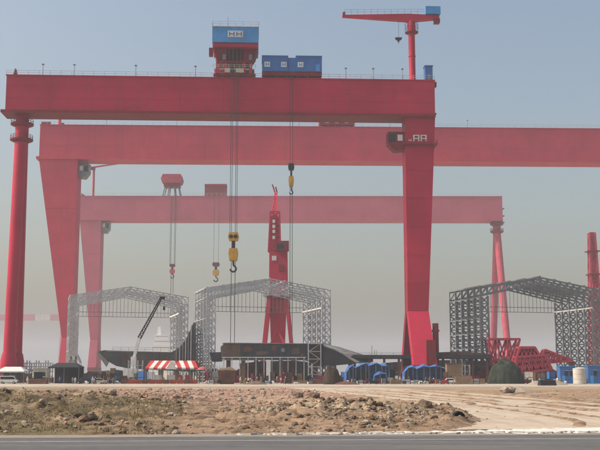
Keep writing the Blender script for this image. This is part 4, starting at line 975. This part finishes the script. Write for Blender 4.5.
pipe_stack('rusty stack of pipes in front of the scaffold tower', 318, 256, 3, .2, 4.2, 'rust')
pipe_stack('rusty stack of pipes near the left canopy', 38, 256, 3, .22, 4.5, 'rust')
def drum(loc, mat, tip=False):
    o = MB().lathe([(.29,0),(.29,.28),(.31,.30),(.29,.32),(.29,.58),(.31,.60),(.29,.62),(.29,.88),(.26,.885)],n=16).build('oil_drum', M[mat], None, True)
    o.location = loc; return o
for lab, px, Y, mat in (('blue oil drum in front of the large blue tarpaulin tent',352,256,'blue'),('white oil drum at the left end of the blue tarpaulin tent',348,255,'white'),
        ('white oil drum left of the pale cylindrical tank',552.5,252,'white'),('rusty oil drum right of the stair tower',324.5,258,'rust'),('red oil drum beside the small white car',436,253,'orange')):
    tag(drum(G(px,Y),mat),lab,'drum','oil drums in the yard')
def crate(px, Y, w, d, h, mat, label, rz=0):
    T = thing('steel_crate', label, 'crate', G(px,Y), rz, 'crates and parts boxes in the yard')
    MB().box(-w/2,w/2,-d/2,d/2,.12,h).build('box', M[mat], T)
    for x in (-w/2,w/2):
        for y in (-d/2,d/2): MB().box(x-.06,x+.06,y-.06,y+.06,0,h+.06).build('corner_post', M['dark'], T)
    MB().box(-w/2-.03,w/2+.03,-d/2-.03,-d/2-.005,h*.5,h*.5+.1).build('side_rail', M['dark'], T)
def place(px):
    return ('beside the pale canopy' if px < 50 else 'right of the black shelter' if px < 112 else 'under the left hull section' if px < 205 else
            'below the bow of the middle hull' if px < 240 else 'under the side of the middle hull' if px < 309 else 'under the sloping hull tail' if px < 346 else
            'behind the larger blue tent' if px < 392 else 'behind the flat blue tent' if px < 450 else 'under the right end of the long deck slab' if px < 490 else 'below the pink boom pieces')
ORD = ['leftmost','second from left','third','fourth','fifth','sixth','seventh','eighth','ninth']
ORD_ = ['leftmost','second from left','third from left','fourth from left','fifth from left','sixth from left','seventh from left','eighth from left','ninth from left']
def name_all(items, noun):
    """items: (px, colour word); gives each its own label by colour, place and order from the left"""
    groups = {}
    for i, (px, w) in enumerate(items): groups.setdefault((w,place(px)),[]).append((px,i))
    out = {}
    for (w, pl_), v in groups.items():
        for k, (px, i) in enumerate(sorted(v)): out[i] = f'{w} {noun} {pl_}' + ('' if len(v) == 1 else ', '+ORD[min(k,8)])
    return out
r2 = random.Random(5)
words = {'rust':'rust-brown','galvd':'dull grey','hullb':'brown','dark':'black','redd':'dark red','blued':'blue','hull':'charcoal','cream':'cream','pink':'pinkish red','galv':'pale grey','hullg':'dusty grey'}
kinds = ['rust','galvd','hullb','dark','redd','blued','hull','rust','dark','cream','galvd','pink']
spots = [(px+r2.uniform(-1.5,1.5), r2.uniform(266,282), r2.choice(kinds)) for px in list(np.linspace(0,48,14))+list(np.linspace(82,143,18))+list(np.linspace(206,345,28))+list(np.linspace(352,446,18))+list(np.linspace(466,486,5))+list(np.linspace(524,558,9))]
names = name_all([(a, words[k]) for a, b_, k in spots], 'parts box')
for i, (px, Y, k) in enumerate(spots):
    crate(px, Y, r2.uniform(.8,2.8), r2.uniform(1,2), r2.choice((.8,1.1,1.5,2.0,2.6,3.0)), k, names[i], r2.uniform(-.4,.4))
def place_front(px):
    return ('in front of the rusty skip' if px < 236 else 'in front of the middle hull' if px < 322 else 'in front of the larger blue tent' if px < 392 else 'in front of the flat blue tent' if px < 455 else
            'left of the netted mound' if px < 490 else 'right of the netted mound')
_pl = place; place = place_front
fr = [(px+r2.uniform(-2,2), r2.uniform(249,259), r2.choice(['rust','hullb','galvd','cream','wood_','dark','redd','galv'])) for px in [212,216,262,270,286,308]+list(np.linspace(348,446,17))+[468,474,482,528,536,543,551,558]]
fr = [(a, b_, 'hullb' if k == 'wood_' else k) for a, b_, k in fr]
names = name_all([(a, words[k]) for a, b_, k in fr], 'low box')
for i, (px, Y, k) in enumerate(fr): crate(px, Y, r2.uniform(.6,1.8), r2.uniform(.7,1.2), r2.uniform(.5,1.5), k, names[i], r2.uniform(-.5,.5))
place = _pl
def steel_panel(px, Y, w, h, mat, label, lean):
    T = thing('plate_rack', label, 'plate rack', G(px,Y), r2.uniform(-.25,.25), 'ribbed steel plates stored under the hulls')
    top = [(-w/2,0),(w/2,0),(w/2,h*r2.uniform(.7,1)),(w*r2.uniform(-.2,.3),h),(-w/2,h*r2.uniform(.75,1))]
    o = MB().prism(top,0,.12).build('plate', M[mat], T); o.rotation_euler = (-lean,0,0)
    for q in np.linspace(-.42,.42,max(3,int(w/1.1))):
        o = MB().box(w*q-.05,w*q+.05,-.28,-.005,.05,h*.68).build('stiffener', M['rust' if mat != 'rust' else 'hull'], T); o.rotation_euler = (-lean,0,0)
    MB().beam((-w*.3,.2,h*.5),(-w*.3,1.5,0),.15).build('prop', M['galvd'], T); MB().beam((w*.3,.2,h*.5),(w*.3,1.5,0),.15).build('prop', M['galvd'], T)
pk = ['hull','hullb','redd','dark','galvd','hull','rust','pink','hullg']
pans = [(px+r2.uniform(-1,1), r2.uniform(296,336), r2.choice(pk)) for px in list(np.linspace(80,142,9))+list(np.linspace(212,306,13))+list(np.linspace(322,344,3))+list(np.linspace(354,446,10))+list(np.linspace(452,486,4))+list(np.linspace(520,562,5))]
names = name_all([(a, words[k]) for a, b_, k in pans], 'plate rack')
for i, (px, Y, k) in enumerate(pans): steel_panel(px, Y, r2.uniform(3,6.5), r2.uniform(2.2,4.6), k, names[i], r2.uniform(.02,.15))
def reel(label, px, Y, r):
    T = thing('cable_reel', label, 'cable reel', G(px,Y), random.uniform(-.5,.5), 'cable reels')
    for x in (-.5,.5): MB().tube((x-.05,0,r),(x+.05,0,r),r,n=20).build('flange', M['wood'], T, True)
    MB().tube((-.44,0,r),(.44,0,r),r*.6,n=18).build('cable_drum', M['dark'], T, True)
reel('wooden cable reel left of the orange barrier',112,257,.8); reel('wooden cable reel beside the rusty skip',212,255,.7); reel('wooden cable reel below the deck slab, right of the crane leg',428,256,.9)
# scaffolding props standing under the hulls
for lab, a, c, Y, h in (('thin grey scaffold bay under the left hull section',128,142,280,6.2),('thin grey scaffold bay at the bow of the middle hull',214,222,279,4.6),('thin grey scaffold bay under the long deck slab',456,470,281,5.0)):
    x0 = X(a,372,Y); W = X(c,372,Y)-x0; T = thing('scaffold_bay', lab, 'scaffold', (x0,Y,.02), 0, 'scaffold bays')
    for i in range(4):
        for y in (0,1.4): MB().beam((W*i/3,y,0),(W*i/3,y,h),.12).build('standard', M['galv'], T)
    for z in np.arange(1.6,h,1.6):
        MB().beam((0,0,z),(W,0,z),.1).build('ledger', M['galv'], T); MB().box(0,W,.1,1.3,z-.05,z).build('board', M['wood'], T)
    for i in range(3): MB().beam((W*i/3,-.06,0),(W*(i+1)/3,-.06,h*.6),.09).build('brace', M['galv'], T)

# ------------------------------------------------------------------ people
def person_mesh(pose):
    J = {'pelvis':(0,0,.93,.135),'waist':(0,0,1.06,.125),'chest':(0,-.01,1.28,.15),'neckb':(0,0,1.43,.075),'neck':(0,0,1.50,.055),'head':(0,-.015,1.60,.095),'crown':(0,-.01,1.70,.085)}
    E = [('pelvis','waist'),('waist','chest'),('chest','neckb'),('neckb','neck'),('neck','head'),('head','crown')]
    st = {'stand':(.0,.0,.05),'walk':(.24,-.24,.25),'bend':(.05,.05,.3)}[pose]
    for s, n_, sw in ((1,'r',st[0]),(-1,'l',st[1])):
        J['hip'+n_] = (s*.10,0,.88,.10); J['knee'+n_] = (s*.11,-sw*.55-.02,.49,.068); J['ank'+n_] = (s*.11,-sw*.9+(.08 if sw < 0 else 0),.09,.045); J['toe'+n_] = (s*.12,-sw*.9-.15,.04,.04)
        J['sho'+n_] = (s*.19,0,1.39,.065); J['elb'+n_] = (s*.25,sw*.3,1.12,.048); J['wri'+n_] = (s*.25,sw*.3-st[2],.90+st[2]*.3,.035); J['hand'+n_] = (s*.25,sw*.3-st[2]-.05,.82+st[2]*.3,.04)
        E += [('pelvis','hip'+n_),('hip'+n_,'knee'+n_),('knee'+n_,'ank'+n_),('ank'+n_,'toe'+n_),('neckb','sho'+n_),('sho'+n_,'elb'+n_),('elb'+n_,'wri'+n_),('wri'+n_,'hand'+n_)]
    if pose == 'bend':
        for k in list(J):
            x, y_, z, r_ = J[k]
            if z > .95 or k[:3] in ('elb','wri','han','sho'):
                a = .9; dz, dy = z-.93, y_; J[k] = (x, dy*math.cos(a)-dz*math.sin(a), .93+dz*math.cos(a)+dy*math.sin(a), r_)
    ks = list(J); me = bpy.data.meshes.new('person'); me.from_pydata([J[k][:3] for k in ks],[(ks.index(a),ks.index(c)) for a, c in E],[])
    o = bpy.data.objects.new('person_tmp', me); C.objects.link(o)
    md = o.modifiers.new('skin','SKIN'); md.use_smooth_shade = True
    for i, k in enumerate(ks):
        sv = me.skin_vertices[0].data[i]; sv.radius = (J[k][3],J[k][3]); sv.use_root = (k == 'pelvis')
    sd = o.modifiers.new('sub','SUBSURF'); sd.levels = 1; sd.render_levels = 1
    dg = bpy.context.evaluated_depsgraph_get(); out = bpy.data.meshes.new_from_object(o.evaluated_get(dg))
    bpy.data.objects.remove(o); return out, J
base = {p_: person_mesh(p_) for p_ in ('stand','walk','bend')}
helm_cache = {}
def person(px, Y, pose, shirt, pants, helm, rz, label):
    src, J = base[pose]; me = src.copy(); me.name = 'person'
    me.materials.clear()
    for m in (CLOTH[shirt], CLOTH[pants], M['skin'], M['rubber']): me.materials.append(m)
    hd, nk = Vector(J['head'][:3]), Vector(J['neck'][:3])
    hands = [Vector(J['handl'][:3]),Vector(J['handr'][:3])]
    for p_ in me.polygons:
        c = p_.center
        if (c-hd).length < .17 or (c-nk).length < .06 or min((c-h_).length for h_ in hands) < .07: i = 2
        elif c.z < .1: i = 3
        elif c.z < .95 and abs(c.x) < .2: i = 1
        else: i = 0
        p_.material_index = i; p_.use_smooth = True
    o = bpy.data.objects.new('person', me); C.objects.link(o); o.location = G(px,Y); o.rotation_euler = (0,0,rz)
    tag(o, label, 'person', 'workers in the yard')
    if helm:
        if (pose,helm) not in helm_cache:
            c = Vector(J['crown'][:3]); d = (c-hd).normalized()
            hm = MB().lathe([(.155,0),(.155,.02),(.125,.025),(.12,.08),(.08,.14),(.02,.16)],n=14).mesh('hard_hat', HELM[helm], True)
            helm_cache[(pose,helm)] = (hm, hd+d*.03, d)
        hm, pos, d = helm_cache[(pose,helm)]
        h_ = bpy.data.objects.new('hard_hat', hm); C.objects.link(h_); h_.parent = o; h_.location = pos; h_.rotation_euler = d.to_track_quat('Z','Y').to_euler()
for a in (
    (93,252,'stand','white','grey','white',.3,'worker in white shirt and white helmet by the dusty white car'),
    (95.5,253,'walk','navy','dark','yellow',1.2,'worker in navy walking beside the dusty white car'),
    (75.5,257,'stand','white','white',None,.2,'person all in white under the front of the black shelter'),
    (60,257.5,'stand','blue','navy','blue',-.4,'worker in blue standing at the black shelter opening'),
    (73,256,'stand','khaki','grey',None,.9,'person in khaki next to the person in white at the black shelter'),
    (27.8,254,'stand','white','white','white',.1,'person all in white right of the pale canopy'),
    (108,254,'walk','grey','navy','red',-1.3,'worker in grey with red helmet near the wooden cable reel'),
    (240.5,249,'stand','white','khaki','white',.1,'worker in white shirt right beside the rusty skip'),
    (244.5,247,'bend','khaki','khaki','yellow',.8,'worker in khaki bending down right of the rusty skip'),
    (248.5,248,'stand','white','dark','red',-.5,'worker in white with red helmet between the bending workers'),
    (252.5,246,'bend','white','grey','white',-1.0,'worker in white bending down by the narrow heap'),
    (257,250,'stand','rose','navy','white',.4,'worker in rose shirt left of the white hull pillar'),
    (261,253,'walk','grey','khaki','yellow',1.4,'worker in grey walking past the white hull pillar'),
    (277,256,'stand','rose','grey','white',.0,'worker in rose shirt right of the white hull pillar'),
    (281,258,'stand','white','rose','red',.7,'worker in white and rose below the hull side'),
    (285.5,257,'walk','blue','navy','white',-1.2,'worker in blue walking below the hull side'),
    (293,262,'stand','rose','dark','red',.5,'worker in rose and dark trousers beside the plank stack'),
    (327,262,'stand','rose','rose','red',-.2,'worker all in rose behind the brown soil heap'),
    (400,254,'stand','white','grey','white',.2,'worker in white beside the nearest crane leg tents'),
    (404,256,'walk','khaki','navy','yellow',-1.4,'worker in khaki walking below the nearest crane leg'),
    (409,255,'stand','dark','dark','red',.9,'worker in black with red helmet below the nearest crane leg'),
    (432,257,'bend','rose','navy','white',.6,'worker in rose bending near the red oil drum'),
    (527,256,'stand','navy','dark','white',.3,'worker in navy right of the dark netted mound'),
    (180,262,'stand','rose','dark',None,.0,'person in rose under the striped tent'),
    (164,262.5,'stand','grey','dark',None,.5,'person in grey under the striped tent'),
): person(*a)

# ------------------------------------------------------------------ loose stones, clods, kerb slabs, grass
def rock_data(seed, sub=1, flat=.75, rough=.35):
    r_ = np.random.default_rng(seed); bm = bmesh.new(); bmesh.ops.create_icosphere(bm, subdivisions=sub, radius=1)
    sx, sy = r_.uniform(.75,1.25,2)
    for v in bm.verts:
        k = 1+rough*(r_.random()-.5)*1.6; v.co = Vector((v.co.x*sx*k, v.co.y*sy*k, v.co.z*flat*k))
    vv = np.array([v.co[:] for v in bm.verts]); ff = np.array([[v.index for v in f.verts] for f in bm.faces]); bm.free(); return vv, ff
protos = [rock_data(i,2,.7,.2 if i % 2 else .42) for i in range(6)]
def boulder(label, px, py, w, mat, seed, flat=.8):
    D = CAM_H*F/(py-HORIZON); x = X(px,py,D); z = float(soil_height(np.array([x]),np.array([D]))[0])
    vv, ff = rock_data(seed,3,flat,.13); n = fbm(vv[:,0]*1.5+seed,vv[:,1]*1.5+vv[:,2],3,seed); vv = vv*(.65+.7*n)[:,None]
    me = bpy.data.meshes.new('boulder'); me.from_pydata((vv*w/2).tolist(),[],ff.tolist()); me.materials.append(M[mat])
    o = bpy.data.objects.new('boulder', me); C.objects.link(o); o.location = (x,D,z+w*.16); o.rotation_euler = (0,0,seed)
    tag(o,label,'boulder','boulders on the waste ground')
for a in (('pale round boulder on the left waste ground, left of its twin',89,402,1.1,'rock',1),('pale flat boulder on the left waste ground, right of its twin',111,402,1.3,'rock',2,.55),
    ('dark clod between the two pale boulders on the left',100,400,.9,'rockd',3),('dark brown clod at the foot of the left bank',88,427,.75,'rockd',4),
    ('brown clod right of the two pale boulders',155,404,1.0,'rockd',5,.5),('grey pointed lump on the crest of the middle spoil bank, left one',298,397,1.2,'rockd',6),
    ('grey pointed lump on the crest of the middle spoil bank, right one',314,397.5,1.3,'rockd',7),('dark clod low on the middle spoil bank',287,413,.65,'rockd',8),
    ('pale stone on the left bank near the road',15,416,.6,'rock',9),('light stone in front of the middle spoil bank',314,416,.5,'rock',10),
    ('brown lump on the right end of the middle spoil bank',425,412,1.2,'rockd',11),('pale boulder on the dirt at the far right',508,392.5,2.6,'rock',12,.45),
    ('small dark clod at the far left edge',4,404,.7,'rockd',13)): boulder(*a)
# half-buried tyre by the road edge
D = CAM_H*F/(421-HORIZON); T0 = MB(); n = 22
for i in range(n):
    t0_, t1_ = 2*math.pi*i/n, 2*math.pi*(i+1)/n
    T0.beam((.36*math.cos(t0_),0,.36*math.sin(t0_)),(.36*math.cos(t1_),0,.36*math.sin(t1_)),.24,.2,(0,1,0))
o = T0.build('old_tyre', M['rubber']); o.location = (X(458,421,D),D,.2); o.rotation_euler = (.2,0,.5); tag(o,'old black tyre half buried at the right end of the spoil bank','tyre')

def scatter(name, label, n, sampler, size, mats, seed, embed=.25):
    r_ = np.random.default_rng(seed); V, Fc = [], []; off = 0; k = 0
    xs_, ys_ = sampler(r_, n); zs_ = soil_height(xs_, ys_); s_ = size(r_, n, ys_)
    for x, y, z, s in zip(xs_,ys_,zs_,s_):
        vv, ff = protos[r_.integers(6)]; a = r_.uniform(0,6.28); c, sn = math.cos(a), math.sin(a)
        w = vv*s*r_.uniform(.7,1.3,3); w = np.stack([w[:,0]*c-w[:,1]*sn, w[:,0]*sn+w[:,1]*c, w[:,2]],1)+np.array([x,y,z+s*embed])
        V.append(w); Fc.append(ff+off); off += len(vv)
    me = bpy.data.meshes.new(name); me.from_pydata(np.concatenate(V).tolist(),[],np.concatenate(Fc).tolist())
    for m in mats: me.materials.append(M[m])
    if len(mats) > 1:
        idx = np.repeat(r_.integers(0,len(mats),len(Fc)), len(protos[0][1])); me.polygons.foreach_set('material_index', idx.astype(np.int32))
    o = bpy.data.objects.new(name, me); C.objects.link(o); o['kind'] = 'stuff'; o['label'] = label; return o
def off_path(x, y):
    xl_, xr_ = np.interp(y, pl[:,1], pl[:,0]), np.interp(y, pr[:,1], pr[:,0]); return (x < xl_-.4) | (x > xr_+.4)
def keep(r_, n, gen, cond):
    X_, Y_ = np.empty(0), np.empty(0)
    while len(X_) < n:
        x, y = gen(r_, n*2); k = cond(x,y,r_) & off_path(x,y) & (y > road_edge(x)+.5); X_, Y_ = np.append(X_,x[k]), np.append(Y_,y[k])
    return X_[:n], Y_[:n]
small = lambda r_, n, y: .035*(1+r_.pareto(2.2,n)).clip(1,6)*(y/65)**.35
def left_gen(r_, n): y = r_.uniform(50,125,n); return r_.uniform(-.42,-.10,n)*y-1, y
def mid_gen(r_, n): return r_.normal(4,5,n), r_.normal(71,11,n).clip(50,105)
def all_gen(r_, n): y = 50*np.exp(r_.uniform(0,1.2,n)); return r_.uniform(-.4,.4,n)*y, y
clump = lambda x, y, r_: fbm(x*.5,y*.5,3,77) > .5
scatter('rubble','loose brown clods and stones on the left bank',4200,lambda r_,n: keep(r_,n,left_gen,clump),small,['rockd','rockd','rock'],1)
scatter('rubble','clods and stones over the middle spoil bank',4200,lambda r_,n: keep(r_,n,mid_gen,clump),small,['rockd','rock','rockd'],2)
scatter('rubble','small stones scattered over the waste ground',5000,lambda r_,n: keep(r_,n,all_gen,lambda x,y,r_: fbm(x*.25,y*.25,3,55) > .45),lambda r_,n,y: .6*small(r_,n,y),['rock','brickr','rockd'],3)
def pink_gen(r_, n): y = r_.uniform(88,180,n); return r_.uniform(-.2,.02,n)*y, y
def path_gen(r_, n): y = 54*np.exp(r_.uniform(0,1.1,n)); return np.interp(y,pl[:,1],pl[:,0])+r_.uniform(-1.5,22,n)*r_.random(n)**1.5, y
_op = off_path; off_path = lambda x, y: x > -99
scatter('gravel','small gravel lying on the sandy path',1500,lambda r_,n: keep(r_,n,path_gen,lambda x,y,r_: fbm(x*.4,y*.4,3,85) > .45),lambda r_,n,y: .45*small(r_,n,y),['rock','rockd','brickr'],6)
off_path = _op
scatter('brick_rubble','reddish brick rubble spread behind the banks',3500,lambda r_,n: keep(r_,n,pink_gen,lambda x,y,r_: fbm(x*.3,y*.3,3,95) > .45),lambda r_,n,y: 1.1*small(r_,n,y),['brickr','rock'],4)
# broken kerb slabs along the road edge
kerb = thing('broken_kerb','row of broken white concrete kerb slabs between the road and the path','kerb',(0,0,.0))
x = -3.0; r2 = random.Random(3)
while x < 32:
    w = r2.choice((.18,.25,.3,.45,.6,.9)); n_ = r2.randint(5,7); y = road_edge(x)+r2.uniform(.3,1.1)+max(0,x-6)*r2.uniform(0,.06)
    pts = [(w*.6*r2.uniform(.65,1.15)*math.cos(6.283*k/n_), w*.45*r2.uniform(.6,1.2)*math.sin(6.283*k/n_)) for k in range(n_)]
    o = MB().prism(pts,-r2.uniform(.02,.10),.06).build('slab', M['conc'], kerb)      # flat broken piece, laid down
    o.location = (x+w*.5,y,.02); o.rotation_euler = (math.pi/2+r2.uniform(-.1,.1),r2.uniform(-.1,.1),0); x += w*r2.uniform(.5,1.1)+r2.uniform(0,.12)
# dry grass tufts
r_ = np.random.default_rng(9); V, Fc, k = [], [], 0
gx_, gy_ = keep(r_, 5200, left_gen, lambda x,y,r_: fbm(x*.3+5,y*.3,3,66) > .47); gz_ = soil_height(gx_,gy_)
for x, y, z in zip(gx_,gy_,gz_):
    for j in range(5):
        a, l, h = r_.uniform(0,6.28), r_.uniform(.03,.16), r_.uniform(.08,.30)*(y/70)**.3; w = .014*(y/55)
        bx, by = x+r_.normal(0,.06), y+r_.normal(0,.06)
        V += [(bx-w*math.sin(a),by+w*math.cos(a),z-.02),(bx+w*math.sin(a),by-w*math.cos(a),z-.02),(bx+l*math.cos(a),by+l*math.sin(a),z+h)]; Fc.append((k,k+1,k+2)); k += 3
me = bpy.data.meshes.new('dry_grass'); me.from_pydata(V,[],Fc); me.materials.append(paint('dry_grass_blades',(.21,.18,.085),.9,.45,.35))
o = bpy.data.objects.new('dry_grass', me); C.objects.link(o); o['kind'] = 'stuff'; o['label'] = 'dry olive grass on the left bank'

sk = [(px, r2.uniform(255,263)) for px in (33,46,87,104,117,208,228,246,264,272,288,297,312,356,366,383,411,418,424,441,470,476,534,541,556,565)]
sack_names = name_all([(a, 'white') for a, b_ in sk], 'sack pile')
vv, ff = rock_data(44,2,.45,.1)
sm = bpy.data.meshes.new('sack'); sm.from_pydata((vv*.42).tolist(),[],ff.tolist()); sm.materials.append(CLOTH['white'])
for i, (px, Y) in enumerate(sk):
    T = thing('sack_pile', sack_names[i], 'sacks', G(px,Y), r2.uniform(0,3), 'white sack piles in the yard')
    for k in range(r2.randint(3,6)):
        o = bpy.data.objects.new('sack', sm); C.objects.link(o); o.parent = T
        lv = 0 if k < 3 else 1; o.location = ((k % 3)*.62-.6+.3*lv, r2.uniform(-.2,.2), .19+.36*lv); o.rotation_euler = (0,0,r2.uniform(-.4,.4))

# ------------------------------------------------------------------ haze
def haze_box():
    m = bpy.data.materials.new('hazy_air'); m.use_nodes = True; nt = m.node_tree
    for n in list(nt.nodes):
        if n.type == 'BSDF_PRINCIPLED': nt.nodes.remove(n)
    v = nt.nodes.new('ShaderNodeVolumePrincipled'); v.inputs['Density'].default_value = HAZE
    v.inputs['Color'].default_value = (.66,.70,.78,1); v.inputs['Anisotropy'].default_value = .1
    nt.links.new(v.outputs[0], nt.nodes['Material Output'].inputs['Volume'])
    o = MB().box(-4200,4200,-300,4400,-1.3,Z(5,304)+6).build('haze', m); o['kind'] = 'stuff'
    o['label'] = 'pale grey haze over the shipyard'
haze_box()
